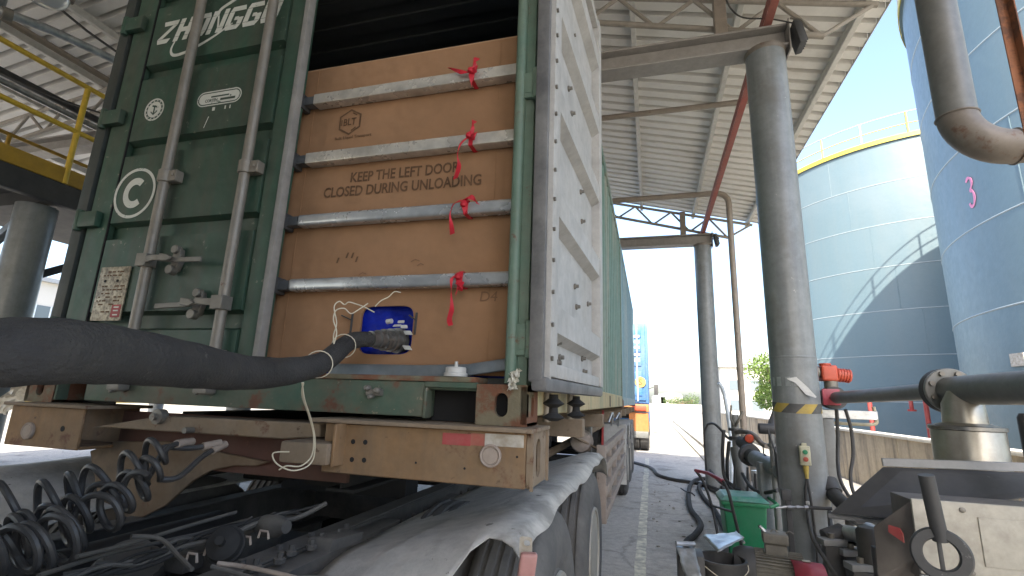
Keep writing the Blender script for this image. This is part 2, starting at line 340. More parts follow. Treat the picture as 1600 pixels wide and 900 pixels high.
M['rustpole'] = mat('rustpole', (0.25, 0.095, 0.04), .7, rust=.5, rs=12)
M['vessel'] = mat('vessel', (0.36, 0.33, 0.28), .34, metal=.75, var=(0.28, 0.25, 0.21), vs=3, streak=(0.42, 0.4, 0.36), samt=.5)
M['orange'] = mat('orange', (0.5, 0.065, 0.028), .45, dust=(0.4, 0.14, 0.09), damt=.3)
M['hood'] = mat('hood', (0.042, 0.043, 0.046), .5, dust=(0.085, 0.084, 0.08), damt=.5, ds=6, chips=(0.16, 0.16, 0.155), camt=.6)
M['hood_lip'] = mat('hood_lip', (0.21, 0.215, 0.22), .5, dust=(0.26, 0.25, 0.23), damt=.4)
M['panel_grey'] = mat('panel_grey', (0.42, 0.40, 0.345), .5, stain=(0.22, 0.2, 0.165), stamt=.5, sts=6, var=(0.38, 0.36, 0.31), vs=6, dust=(0.3, 0.27, 0.22), damt=.4, ds=9)
M['box_brown'] = mat('box_brown', (0.13, 0.115, 0.105), .6, dust=(0.2, 0.18, 0.15), damt=.4)
M['bin_green'] = mat('bin_green', (0.006, 0.20, 0.075), .4, var=(0.006, 0.15, 0.06), vs=6, dust=(0.12, 0.2, 0.14), damt=.25, ds=8, fine=.06)
M['bin_lid'] = mat('bin_lid', (0.03, 0.22, 0.15), .4, dust=(0.25, 0.33, 0.3), damt=.7, ds=8)
M['galv'] = mat('galv', (0.5, 0.51, 0.52), .35, metal=.75, var=(0.3, 0.31, 0.32), vs=12, vamt=.8)
M['motor'] = mat('motor', (0.11, 0.108, 0.1), .6, dust=(0.24, 0.22, 0.18), damt=.75, ds=8)
M['crimson'] = mat('crimson', (0.33, 0.02, 0.05), .4, dust=(0.3, 0.16, 0.15), damt=.3)
M['hazard_y'] = mat('hazard_y', (0.48, 0.34, 0.05), .6, dust=(0.3, 0.25, 0.14), damt=.6, ds=12)
M['hazard_k'] = mat('hazard_k', (0.05, 0.05, 0.052), .6, dust=(0.14, 0.14, 0.135), damt=.6, ds=12)
M['paper'] = mat('paper', (0.62, 0.62, 0.6), .8)
M['beige_box'] = mat('beige_box', (0.52, 0.50, 0.36), .5, dust=(0.36, 0.33, 0.24), damt=.5, ds=9)
M['btn_green'] = mat('btn_green', (0.02, 0.22, 0.1), .4)
M['btn_red'] = mat('btn_red', (0.45, 0.08, 0.05), .4)
M['leaf'] = mat('leaf', (0.13, 0.20, 0.03), .6, var=(0.08, 0.14, 0.025), vs=1.5, fine=.2)
M['leaf_dk'] = mat('leaf_dk', (0.07, 0.11, 0.03), .6, var=(0.05, 0.08, 0.025), vs=.3)
M['bark'] = mat('bark', (0.12, 0.085, 0.055), .9, bump=.4, bs=20)
M['bldg'] = mat('bldg', (0.55, 0.53, 0.49), .8, fine=.05)
M['bldg_y'] = mat('bldg_y', (0.5, 0.38, 0.12), .8, fine=.05)
M['bldg_roof'] = mat('bldg_roof', (0.3, 0.32, 0.34), .7)
M['glass'] = mat('glass', (0.12, 0.15, 0.17), .15, fine=0, bump=0)
M['truck_blue'] = mat('truck_blue', (0.015, 0.12, 0.36), .5, var=(0.03, 0.16, 0.4), vs=3, rust=.08, dust=(0.15, 0.2, 0.28), damt=.5, streak=(0.12, 0.18, 0.28), samt=.5)
M['truck_orange'] = mat('truck_orange', (0.42, 0.15, 0.035), .5, dust=(0.4, 0.2, 0.1), damt=.4)
M['truck_white'] = mat('truck_white', (0.55, 0.62, 0.68), .5)
M['lampglass'] = mat('lampglass', (0.5, 0.5, 0.48), .12, metal=.2, fine=.05)
M['plate_metal'] = mat('plate_metal', (0.52, 0.47, 0.36), .5, metal=.3, var=(0.11, 0.09, 0.07), vs=55, vamt=.95, dust=(0.3, 0.24, 0.16), damt=.4, ds=30)
M['cream_plastic'] = mat('cream_plastic', (0.62, 0.56, 0.46), .4, var=(0.42, 0.37, 0.3), vs=9)
M['tape_white'] = mat('tape_white', (0.6, 0.58, 0.5), .5, var=(0.42, 0.4, 0.33), vs=20)
# ------------------------------------------------------------------ ground, road marks, kerb, wall
struct(MB().add([(-900, -600, 0), (900, -600, 0), (900, 1500, 0), (-900, 1500, 0)], [(0, 1, 2, 3)]).build('ground', M['asphalt']))
for nm, (x0, x1, y0, y1) in (('yard_right', (5.9, 300, -300, 500)), ('yard_left', (-300, -15.0, -300, 500)), ('yard_ahead', (-14.99, 5.89, 16.5, 500))):
    struct(MB().add([(x0, y0, .004), (x1, y0, .004), (x1, y1, .004), (x0, y1, .004)], [(0, 1, 2, 3)]).build('concrete_yard', M['yard']))
line = MB(); y = -4.0
segs = []
rl = random.Random(3)
while y < 13:
    n = 14; L_ = 2.1
    lft = [(1.395 + rl.uniform(-.008, .008), y + L_ * i / n) for i in range(n + 1)]; rgt = [(1.50 + rl.uniform(-.008, .008), y + L_ * i / n) for i in range(n + 1)]
    b = len(line.v); line.add([(a, c, .004) for a, c in lft] + [(a, c, .004) for a, c in rgt], [(i, n + 1 + i, n + 2 + i, i + 1) for i in range(n)])
    y += L_ + .06
struct(line.build('road_line', M['paint_line'], smooth=False))
pad = MB().box(2.95, 5.6, -6, 40, -.1, .06)
struct(pad.build('concrete_pad', M['concrete'], bevel=.01))
kb = MB()
for i in range(20): kb.box(3.30, 3.42, 13 + i * 1.5, 13 + i * 1.5 + 1.49, .0, .16)
struct(kb.build('kerb', M['concrete'], bevel=.015, seg=1))

wl = thing('retaining_wall', 'low streaked concrete wall with pale sunlit cap in front of the tanks', 'wall', (5.7, 20, 0))
for i in range(16):
    y0 = -4 + i * 2.5
    MB().box(5.6, 5.78, y0, y0 + 2.49, .0, 1.06).build('wall_panel', M['wall'], wl, bevel=.008, seg=1)
MB().box(5.57, 5.82, -4, 36, 1.06, 1.115).build('coping', M['wallcap'], wl, bevel=.01)

# ------------------------------------------------------------------ canopy
XA = -1.2
def rz(x): return 5.17 + .25 * (3.79 - x) if x >= XA else 5.17 + .25 * (3.79 - XA) - .13 * (XA - x)
cn = thing('canopy', 'grey steel canopy with corrugated roof over the truck lane', 'canopy', (2.68, 2.73, 0))
def sheet(x0, x1):
    prof = []; pitch = .2
    for i in range(5):
        b = i * pitch; prof += [(b, 0), (b + .125, 0), (b + .135, .08), (b + .185, .08)]
    prof.append((1.0, 0.0)); prof[-1] = (1.004, -.003)
    v = []; 
    for x in (x0, x1): v += [(x, p[0], rz(x) + p[1]) for p in prof]
    for x in (x0, x1): v += [(x, p[0], rz(x) + p[1] + .004) for p in prof]
    n = len(prof); f = []
    for i in range(n - 1): f += [(i, i + 1, n + i + 1, n + i), (2 * n + i, 3 * n + i, 3 * n + i + 1, 2 * n + i + 1), (i, 2 * n + i, 2 * n + i + 1, i + 1), (n + i, n + i + 1, 3 * n + i + 1, 3 * n + i)]
    return MB().add(v, f)
for (x0, x1) in ((3.79, XA), (XA, -11.5)):
    p = sheet(x0, x1).build('roof_sheet', M['roof'], cn, ang=20)
    p.location.y = 7.78
    for i in range(1, 28): clone(p, cn, (0, -1.0 * i, 0))  # sheets carried far back, out of view, to darken light from behind
MB().prism([(XA - .35, -19.2, rz(XA - .35) + .045), (XA, -19.2, rz(XA) + .06), (XA + .35, -19.2, rz(XA + .35) + .045), (XA, -19.2, rz(XA) + .02)], (0, 27.9, 0)).build('ridge_cap', M['roof'], cn, smooth=False)
for x in (3.58, 2.55, 1.5, .45, -.6, -1.8, -2.85, -3.9, -4.95, -5.98, -7.2, -8.6, -10.0, -11.3):
    MB().box(x - .03, x + .03, -19.0, 8.86, rz(x) - .098 - (.007 if x > XA else .007), rz(x) - .009).build('purlin', M['purlin'], cn, bevel=.006, seg=1)
MB().box(3.791, 3.797, -19.2, 8.8, rz(3.79) - .012, rz(3.79) + .088).build('eave_trim', M['purlin'], cn)
ROWS = (8.54, 2.73, -3.07, -8.87, -14.67)
def chz(x): return 5.41 - .27 * (x - 1.06) if x >= XA else 5.41 - .27 * (XA - 1.06) - .15 * (XA - x)
for k, yy in enumerate(ROWS):
    # right column row
    c = MB().lathe((2.68, yy, 0), (0, 0, 1), [(.165, 0), (.165, 4.66)], 40).build('column', M['column'], cn)
    MB().box(2.45, 2.91, yy - .23, yy + .23, .0, .02).build('base_plate', M['column'], c)
    cb = MB().lathe((2.68, yy, 0), (0, 0, 1), [(.1665, .98), (.1685, .985), (.1685, 1.0), (.1665, 1.005)] if yy > 8 else [(.1655, 1.88), (.1672, 1.885), (.1672, 1.893), (.1655, 1.898)], 40).build('weld_seam', M['column'], c)
    MB().lathe((2.68, yy, 4.64), (0, 0, 1), [(.167, 0), (.175, .03), (.172, .045)], 32).build('column_head', M['rustpipe'], c)
    # beam across (H section)
    bm_ = MB().box(-11.1, 2.86, yy - .006, yy + .006, 4.70, 4.88).box(-11.1, 2.86, yy - .1, yy + .1, 4.68, 4.70).box(-11.1, 2.86, yy - .1, yy + .1, 4.88, 4.90)
    bm_.build('cross_beam', M['beam'], cn, bevel=.003, seg=1)
    MB().box(2.862, 2.872, yy - .12, yy + .1, 4.62, 4.93).build('end_plate', M['beam'], cn)
    for xp in (2.32, .3, -2.7, -4.7):
        MB().box(xp - .055, xp + .055, yy - .045, yy + .045, 4.902, rz(xp) - .12).build('truss_post', M['brownpipe'], cn, bevel=.006, seg=1)
    # truss: chords and web, offset just behind the beam line
    ty = yy + .07
    for (xs, xe) in ((3.2, XA), (XA, -11.2)):
        MB().cyl((xs, ty, chz(xs)), (xe, ty, chz(xe)), .03, n=12).build('lower_chord', M['truss'], cn)
        MB().cyl((xs + (.45 if xs > 0 else 0), ty, rz(xs + (.45 if xs > 0 else 0)) - .13), (xe, ty, rz(xe) - .13), .028, n=12).build('top_chord', M['truss'], cn)
        nodes = []; n = 6 if xs > 0 else 12
        xx = [xs + (xe - xs) * i / n for i in range(n + 1)]
        for i in range(n):
            xm = (xx[i] + xx[i + 1]) / 2
            MB().cyl((xx[i] + (-.02 if xs > xe else .02), ty, chz(xx[i])), (xm, ty, rz(xm) - .13), .021, n=8).build('web_member', M['truss'], cn)
            MB().cyl((xm, ty, rz(xm) - .13), (xx[i + 1] + .02, ty, chz(xx[i + 1])), .021, n=8).build('web_member', M['truss'], cn)
        if xs > 0: MB().cyl((xs - .02, ty, chz(xs)), (xs + .42, ty, rz(xs + .42) - .13), .021, n=8).build('web_member', M['truss'], cn)
# left column row
for xx_, yy in ((-4.92, 6.75), (-4.92, .95), (-4.92, -4.85), (-10.9, 8.54), (-10.9, 2.73), (-10.9, -3.07)):
    c = MB().lathe((xx_, yy, 0), (0, 0, 1), [(.165, 0), (.165, rz(xx_) - .13)], 32).build('column', M['column'], cn)
# red tie along the column heads
MB().box(2.655, 2.665, -14.8, 8.6, 4.91, 4.985).box(2.665, 2.735, -14.8, 8.6, 4.902, 4.912).build('tie_angle', M['redtie'], cn, bevel=.002, seg=1)
MB().tube([(-4.9, 4.2, 5.13), (2.82, 4.2, 5.13)], .035, 12).build('cross_pipe', M['brownpipe'], cn)
# bracing diagonal under the roof
MB().cyl((2.5, -3.0, 5.35), (-1.0, 2.6, 6.2), .02, n=8).build('brace_rod', M['truss'], cn)

# drain pipe beyond the near column
dp = MB().tube([(-2.0, 7.0, 5.14), (2.78, 7.0, 5.14)] + [(2.78 + .2 * sin(a), 7.0, 4.94 + .2 * cos(a)) for a in [radians(q) for q in (15, 30, 45, 60, 75)]] + [(2.98, 7.0, 4.94), (2.98, 7.0, .06)], .05, 14).build('drain_pipe', M['brownpipe'])
tag(dp, 'slim brown pipe bending down from the roof beside the far column', 'pipe')

# floodlights at the column heads
for yy, lab in ((2.73, 'black floodlight fixed at the head of the near column'), (8.54, 'small dark floodlight at the head of the far column')):
    fl = thing('floodlight', lab, 'floodlight', (3.0, yy, 4.7), 'floodlights at the column heads')
    ca, sa = cos(.25), sin(.25)
    MB().obox((2.93, yy - .10, 4.74), Vector((.028, 0, .006)), Vector((0, .09, 0)), Vector((-.02, 0, .12))).build('housing', M['darksteel'], fl, bevel=.012)
    for q in range(5): MB().obox((2.962, yy - .16 + q * .03, 4.745), Vector((.012, 0, .003)), Vector((0, .004, 0)), Vector((-.018, 0, .10))).build('cooling_fin', M['darksteel'], fl)
    MB().tube([(2.86, yy - .2, 4.86), (2.93, yy - .24, 4.8), (2.97, yy - .24, 4.72)], .009, 6).build('bracket', M['forged'], fl); MB().tube([(2.86, yy + .05, 4.86), (2.93, yy + .08, 4.8), (2.97, yy + .08, 4.72)], .009, 6).build('bracket', M['forged'], fl)
w = MB().tube(smooth_path([(2.35, 2.64, 5.35), (2.4, 2.6, 5.12), (2.5, 2.6, 5.0), (2.72, 2.6, 4.94), (2.9, 2.6, 4.86)], 6), .008, 6).build('lamp_cable', M['black_rubber'])
tag(w, 'thin black cable hanging to the floodlight on the near column', 'cable')

# hazard tape, torn paper on the near column
cnear = [o for o in cn.children if o.name.startswith('column') and abs(o.data.vertices[0].co.y - 2.73) < .3 and o.data.vertices[0].co.x > 0 and 'head' not in o.name][0]
for k in range(10):
    a0 = 2 * pi * k / 10; n = 8; v = []; sk = .42
    for i in range(n + 1):
        for r_ in range(7):
            zz, sh = 1.475 + .07 * r_ / 6, sk * r_ / 6
            a = a0 + (2 * pi / 10) * i / n + sh; v.append((2.68 + .168 * cos(a), 2.73 + .168 * sin(a), zz + .012 * sin(a)))
    MB().add(v, [(7 * i + q, 7 * i + 7 + q, 7 * i + 8 + q, 7 * i + 1 + q) for i in range(n) for q in range(6)]).build('hazard_stripe', M['hazard_y'] if k % 2 else M['hazard_k'], cnear)
pp = []
for a, z_, o_ in ((-2.1, 1.72, .004), (-1.75, 1.71, .006), (-1.4, 1.63, .02), (-1.15, 1.585, .045)): pp.append(Vector((2.68 + (.166 + o_) * cos(a), 2.73 + (.166 + o_) * sin(a), z_)))
MB().strip(pp, [Vector((0, 0, .004)), Vector((0.005, 0, .022)), Vector((.01, 0, .026)), Vector((0.003, 0, .004))], .0006).build('torn_paper', M['paper'], cnear)
pf = [Vector((2.68 + .1668 * cos(a), 2.73 + .1668 * sin(a), 1.70)) for a in (-2.9, -2.5, -2.1, -1.7)]
MB().strip(pf, Vector((0, 0, .035)), .0006).build('tape_patch', M['galv'], cnear)

# ------------------------------------------------------------------ storage tanks
def on_tank(px, py, c, R_):
    r = ray(px, py); o = Vector((CAM.x - c[0], CAM.y - c[1])); u = Vector((r.x, r.y)); a = u.dot(u); b = o.dot(u); q = b * b - a * (o.dot(o) - R_ * R_)
    t = (-b - sqrt(max(q, 0))) / a; return CAM + r * t
def tank(c, R_, H, label, a0, a1):
    t = thing('storage_tank', label, 'storage tank', (c[0], c[1], 0), 'blue storage tanks')
    MB().lathe((c[0], c[1], 0), (0, 0, 1), [(R_ + .25, 0), (R_ + .25, .12)], 64).build('foundation', M['concrete'], t)
    nc = 7; hz = (H - .12) / nc
    for i in range(nc):
        rr = R_ - (.002 if i % 2 else 0)
        MB().lathe((c[0], c[1], .12 + i * hz), (0, 0, 1), [(rr, 0), (rr, hz)], 160).build('shell_course', M['tank'], t, ang=20)
        if i: MB().lathe((c[0], c[1], .12 + i * hz), (0, 0, 1), [(R_ - .01, -.022), (R_ + .008, -.012), (R_ + .01, 0), (R_ + .008, .012), (R_ - .01, .022)], 160).build('weld_seam', M['seam_glint'], t, ang=60)
        for k in range(7):
            a = 2 * pi * (k + .5 * (i % 2)) / 7 + .35 * i
            MB().tube([(c[0] + (R_ - .004) * cos(a), c[1] + (R_ - .004) * sin(a), .14 + i * hz), (c[0] + (R_ - .004) * cos(a), c[1] + (R_ - .004) * sin(a), .1 + (i + 1) * hz)], .012, 6).build('vertical_weld', M['tank'], t)
    MB().lathe((c[0], c[1], H), (0, 0, 1), [(R_ + .06, -.04), (R_ + .06, .01), (R_, .02), (.3, .75), (.3, .8)], 96).build('tank_roof', M['tank'], t)
    MB().lathe((c[0], c[1], H + .02), (0, 0, 1), [(R_ + .085, -.06), (R_ + .085, .14), (R_ + .065, .14), (R_ + .065, -.06)], 96, closed=True).build('toe_board', M['yellow_pale'], t)
    for zz, nm in ((1.1, 'top_rail'), (.58, 'mid_rail')):
        MB().tube([(c[0] + R_ * cos(2 * pi * k / 72), c[1] + R_ * sin(2 * pi * k / 72), H + zz) for k in range(73)], .024, 8).build(nm, M['yellow_pale'] if zz < 1 else M['rail_grey'], t)
    for k in range(26):
        a = 2 * pi * k / 26
        MB().bar((c[0] + R_ * cos(a), c[1] + R_ * sin(a), H), (c[0] + R_ * cos(a), c[1] + R_ * sin(a), H + 1.1), .06, .06).build('rail_post', M['rail_grey'] if k % 2 else M['yellow_pale'], t)
    return t
RT, HT = 6.4, 11.55
C_N, C_F = (14.07, 9.0), (14.1, 25.6)
tn = tank(C_N, RT, HT, 'nearest blue storage tank at the right edge, marked with a pink 3', 0, 0)
tf = tank(C_F, RT, 12.3, 'farther blue storage tank with the curved shadow and railing on top', 0, 0)
p3 = on_tank(1517, 300, C_N, RT); nn = Vector((p3.x - C_N[0], p3.y - C_N[1], 0)).normalized(); rr_ = Vector((-nn.y, nn.x, 0))
q3 = MB(); 
arc = [(-.5, .8), (-.1, 1.0), (.4, .85), (.45, .45), (.05, .12), (.4, -.05), (.55, -.5), (.2, -.95), (-.3, -.95), (-.5, -.7)]
pts = smooth_path([p3 + nn * .008 + rr_ * a * .17 + Vector((0, 0, b * .29)) for a, b in arc], 5)
q3.strip(pts, [((pts[min(i + 1, len(pts) - 1)] - pts[max(i - 1, 0)]).normalized().cross(nn)) * (.022 + .012 * sin(i * .37) ** 2) for i in range(len(pts))], .002).build('painted_three', M['pink_spray'], tn)['label'] = 'pink sprayed figure 3 on the tank shell'
# white notice plate on near tank and a manhole panel outline
for (px, py, w_, h_) in ((1592, 562, .16, .11),):
    p_ = on_tank(px, py, C_N, RT); n_ = Vector((p_.x - C_N[0], p_.y - C_N[1], 0)).normalized()
    MB().obox(p_ + n_ * .02, Vector((-n_.y, n_.x, 0)) * w_, n_ * .008, Vector((0, 0, h_))).build('notice_plate', M['white_sticker'], tn)
# red fire pipes standing in front of the far tank
for px, py0, py1, lab in ((1358, 624, 672, 'short red standpipe in front of the far tank, nearer the column'), (1444, 614, 682, 'red standpipe with side stub in front of the far tank')):
    b0 = Y(px, py0, 14.5)
    t = thing('standpipe', lab, 'pipe', (b0.x, 14.5, 0), 'red fire pipes by the far tank')
    MB().cyl((b0.x, 14.5, 0), (b0.x, 14.5, b0.z), .06, n=12).build('riser', M['redpaint'], t)
    if px < 1400: continue
    MB().tube([(b0.x, 14.5, b0.z - .02), (b0.x - .3, 14.5, b0.z), (b0.x - .34, 14.5, b0.z - .05), (b0.x - .34, 14.5, b0.z - .45)], .05, 10).build('side_arm', M['redpaint'], t)
    MB().cyl((b0.x - .34, 14.5, b0.z - .45), (b0.x - .34, 14.5, b0.z - .5), .1, n=14).build('flange', M['redpaint'], t)
# ------------------------------------------------------------------ green container
XL_, XR_ = -1.219, 1.18; ZB, ZT = 1.42, 4.01
def corr(x, y0, y1, z0, z1, depth, pitch, outward):
    pr = []; y = y0
    while y < y1 - .01:
        pr += [(0, y), (0, y + pitch * .26), (depth, y + pitch * .5), (depth, y + pitch * .76)]; y += pitch
    pr = [(d, min(v, y1)) for d, v in pr] + [(0, y1)]
    v = [(x - outward * d, yy, z) for z in (z0, z1) for d, yy in pr] + [(x - outward * (d + .003), yy, z) for z in (z0, z1) for d, yy in pr]
    n = len(pr); f = [(i, i + 1, n + i + 1, n + i) for i in range(n - 1)] + [(2 * n + i, 3 * n + i, 3 * n + i + 1, 2 * n + i + 1) for i in range(n - 1)]
    return MB().add(v, f)
ct = thing('green_container', 'green shipping container with one door open, loaded with a cardboard bulkhead', 'container', (0, 3, ZB))
# interior shell
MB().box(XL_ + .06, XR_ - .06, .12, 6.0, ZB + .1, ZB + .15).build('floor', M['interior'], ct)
corr(XR_ - .01, .1, 6.0, ZB + .16, ZT - .06, .036, .278, 1).build('side_wall', M['side_green'], ct, ang=20)
corr(XL_ + .01, .1, 6.0, ZB + .16, ZT - .06, .036, .278, -1).build('side_wall', M['side_green'], ct, ang=20)
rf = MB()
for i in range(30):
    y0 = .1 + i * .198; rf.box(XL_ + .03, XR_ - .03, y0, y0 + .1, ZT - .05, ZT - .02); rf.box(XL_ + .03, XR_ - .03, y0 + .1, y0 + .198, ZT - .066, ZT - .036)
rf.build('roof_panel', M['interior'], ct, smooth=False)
MB().box(XL_ + .04, XR_ - .04, 6.0, 6.04, ZB + .1, ZT - .03).build('end_wall', M['side_green'], ct)
for s, x0, x1 in ((1, XR_ - .05, XR_ + .002), (-1, XL_ - .002, XL_ + .05)):
    b = MB().box(x0, x1, .18, 5.88, ZB + .02, ZB + .165)
    q = b.build('bottom_side_rail', M['rail_cream'] if s > 0 else M['green_sill'], ct, bevel=.006, seg=1)
    MB().box(x0, x1, .18, 5.88, ZT - .08, ZT - .01).build('top_side_rail', M['side_green'], ct, bevel=.006, seg=1)
# dark slots in the visible rail
for y0, y1 in ((3.5, 3.62), (5.0, 5.08)): MB().box(XR_ + .0025, XR_ + .004, y0, y1, ZB + .03, ZB + .14).build('rail_slot', M['black_in'], ct)
# corner posts
MB().box(XR_ - .075, XR_ - .002, .012, .13, ZB + .1, ZT - .1).build('corner_post', M['green_post'], ct, bevel=.018)
MB().box(XL_ + .002, XL_ + .075, .012, .13, ZB + .1, ZT - .1).build('corner_post', M['dark_post'], ct, bevel=.012)
for x0 in (XR_ - .07, XL_ + .002): MB().box(x0, x0 + .068, 5.93, 6.05, ZB + .1, ZT - .1).build('corner_post', M['green_post'], ct, bevel=.01)
MB().box(XL_ + .07, XR_ - .07, .02, .14, ZT - .14, ZT - .01).build('header', M['green'], ct, bevel=.008)
# corner castings with oval holes
def casting(x0, x1, y0, y1, z0, z1, mt, fy):
    c = MB(); t = .022
    cx, cz, cy = (x0 + x1) / 2, (z0 + z1) / 2, (y0 + y1) / 2; w, h, d = x1 - x0, z1 - z0, y1 - y0
    c.holeplate((cx, y0 if fy < 0 else y1, cz), (1, 0, 0), (0, 0, 1), w, h, .024, h * .29, (0, t * (1 if fy < 0 else -1), 0))
    sx = x1 if cx > 0 else x0
    c.holeplate((sx, cy, cz), (0, 1, 0), (0, 0, 1), d, h, .02, h * .29, (-t if cx > 0 else t, 0, 0))
    c.box(x0, x1, y0 + .001, y1 - .001, z1 - t, z1 - .001).box(x0, x1, y0 + .001, y1 - .001, z0 + .001, z0 + t * .5)
    ix = x0 if cx > 0 else x1 - t
    c.box(ix, ix + t, y0 + .002, y1 - .002, z0 + .002, z1 - .002)
    o = c.build('corner_casting', mt, ct)
    MB().box(x0 + .03, x1 - .03, y0 + .06, y1 - .06, z0 + .012, z1 - .03).build('casting_cavity', M['black_in'], o)
    return o
for (x0, x1) in ((XR_ - .178, XR_ + .004), (XL_ - .004, XL_ + .178)):
    casting(x0, x1, -.006, .156, ZB - .012, ZB + .125, M['rusty'], -1); casting(x0, x1, 5.9, 6.06, ZB - .012, ZB + .125, M['rusty'], 1)
    casting(x0, x1, -.006, .156, ZT - .12, ZT + .003, M['rusty'], -1)
# sill: middle plate, framed pockets beside the castings
MB().box(-.86, .80, .004, .10, ZB + .004, ZB + .128).build('door_sill', M['green_sill'], ct, bevel=.006)
for x0, x1 in ((.80, XR_ - .178), (XL_ + .178, -.86)):
    o = MB().box(x0 + .001, x1, .02, .12, ZB + .1, ZB + .127).box(x0, x1, .0, .02, ZB + .108, ZB + .13).box(x0, x0 + .012, -.002, .05, ZB + .0, ZB + .108).build('sill_pocket', M['green_sill'], ct, bevel=.003, seg=1)
    MB().box(x0 - .02, x1 + .02, .125, .135, ZB - .012, ZB + .12).build('pocket_back', M['black_in'], o)
MB().box(XL_ + .18, XR_ - .18, -.004, .13, ZB + .1285, ZB + .148).build('threshold', M['rusty'], ct, bevel=.005)
# cam keepers on the sill
for px, py in ((190, 605), (322, 608), (588, 613)):
    p = Y(px, py, 0); k = thing('x', '', '') if False else None
    k = MB().obox((p.x, -.012, p.z), Vector((.028, 0, 0)), Vector((0, .016, 0)), Vector((0, 0, .012))).cyl((p.x - .02, -.02, p.z + .012), (p.x - .02, -.045, p.z + .016), .013, .009, 10).cyl((p.x + .022, -.02, p.z + .004), (p.x + .022, -.045, p.z + .008), .014, .010, 10).cyl((p.x, -.02, p.z - .012), (p.x, -.05, p.z - .018), .010, .008, 10)
    k.build('cam_keeper', M['forged'], ct, bevel=.003, seg=1)

# ---- closed left door
ld = MB().box(-1.125, .022, .062, .085, ZB + .155, ZT - .15).build('left_door', M['green'], ct)
zs = [3.98, 3.57, 3.12, 2.675, 2.23, 1.785, 1.50]
MB().box(-1.125, -.985, .022, .061, ZB + .16, ZT - .15).build('door_stile', M['green'], ld, bevel=.005, seg=1)
MB().box(-.07, .018, .016, .061, ZB + .16, ZT - .15).build('door_stile', M['green'], ld, bevel=.01, seg=2)
for i in range(len(zs) - 1):
    zt, zb = zs[i] - .03, zs[i + 1] + .03
    if i == 0: zt = ZT - .15
    if i == len(zs) - 2: zb = ZB + .165
    # raised panel with sloping edges and a notch at its upper left
    y0, y1 = .022, .061; e = .014
    v = [(-.978, y1, zb), (-.075, y1, zb), (-.075, y1, zt), (-.978, y1, zt), (-.978 + e * .6, y0, zb + e), (-.075 - e, y0, zb + e), (-.075 - e, y0, zt - e), (-.978 + e * .6, y0, zt - e)]
    MB().add(v, [(4, 5, 6, 7), (0, 1, 5, 4), (1, 2, 6, 5), (2, 3, 7, 6), (3, 0, 4, 7)]).build('door_panel', M['green'], ld, smooth=False)
MB().box(.018, .046, .006, .05, ZB + .158, ZT - .15).build('door_gasket', M['gasket_light'], ld, bevel=.006)
MB().box(-.984, -.979, .0205, .03, ZB + .16, ZT - .15).build('door_groove', M['black_in'], ld)
for xr in (-.625, -.155):
    r = MB().cyl((xr, -.012, ZB + .09), (xr, -.012, ZT - .04), .0225, n=20).build('lock_rod', M['rod'], ld)
    for zb_ in (1.70, 2.475):
        o = MB().cyl((xr, -.012, zb_ - .03), (xr, -.012, zb_ + .03), .031, n=18).box(xr + .01, xr + .075, -.022, .02, zb_ - .028, zb_ + .028).cyl((xr + .055, -.024, zb_), (xr + .055, -.03, zb_), .009, n=8)
        if zb_ > 2: o.build('rod_bracket', M['rod'], r, bevel=.003, seg=1)
    MB().box(xr - .035, xr + .035, -.034, .018, ZB + .165, ZB + .235).cyl((xr + .022, -.035, ZB + .2), (xr + .022, -.041, ZB + .2), .009, n=8).build('rod_guide', M['rod'], r, bevel=.006)
    MB().cyl((xr - .005, -.015, ZB + .05), (xr - .005, -.015, ZB + .12), .027, n=14).box(xr - .04, xr + .03, -.05, .0, ZB + .055, ZB + .085).build('locking_cam', M['forged'], r, bevel=.005)
# handles with hubs and hasps
def handle(xr, z, dr, length):
    h = MB().obox((xr, -.02, z), Vector((.03, 0, 0)), Vector((0, .028, 0)), Vector((0, 0, .03)))
    pts = [Vector((xr + dr * .02, -.04, z)), Vector((xr + dr * .09, -.052, z + .004)), Vector((xr + dr * .16, -.035, z - .006)), Vector((xr + dr * length, -.038, z - .012))]
    h.strip(pts, [Vector((0, 0, .016)), Vector((0, 0, .013)), Vector((0, 0, .011)), Vector((0, 0, .011))], .005)
    o = h.build('door_handle', M['forged'], ld, bevel=.002, seg=1)
    cx = xr + dr * .15
    MB().prism([(cx - .02, -.006, z - .05), (cx + .015, -.006, z - .05), (cx + .03, -.006, z), (cx + .02, -.006, z + .055), (cx - .012, -.006, z + .055), (cx - .022, -.006, z + .01)], (0, .028, 0)).cyl((cx, .01, z + .05), (cx, -.02, z + .05), .02, n=14).cyl((cx - .005, .01, z - .045), (cx - .005, -.025, z - .045), .022, n=14).build('handle_hub', M['forged'], ld, bevel=.003, seg=1)
    MB().prism([(cx - .03, -.062, z + .02), (cx + .02, -.062, z + .012), (cx + .045, -.062, z - .004), (cx + .02, -.062, z - .02), (cx - .03, -.062, z - .012)], (0, .012, 0)).build('hasp', M['forged'], ld, bevel=.003, seg=1)
handle(-.625, 2.055, 1, .34); handle(-.155, 1.85, -1, .34)
# hinges on the left post
for z in (3.43, 2.86, 2.295, 1.75):
    MB().box(XL_ + .045, -1.03, -.012, .02, z - .04, z + .04).cyl((XL_ + .06, .0, z - .055), (XL_ + .06, .0, z + .055), .018, n=12).build('hinge', M['green'], ct, bevel=.006)

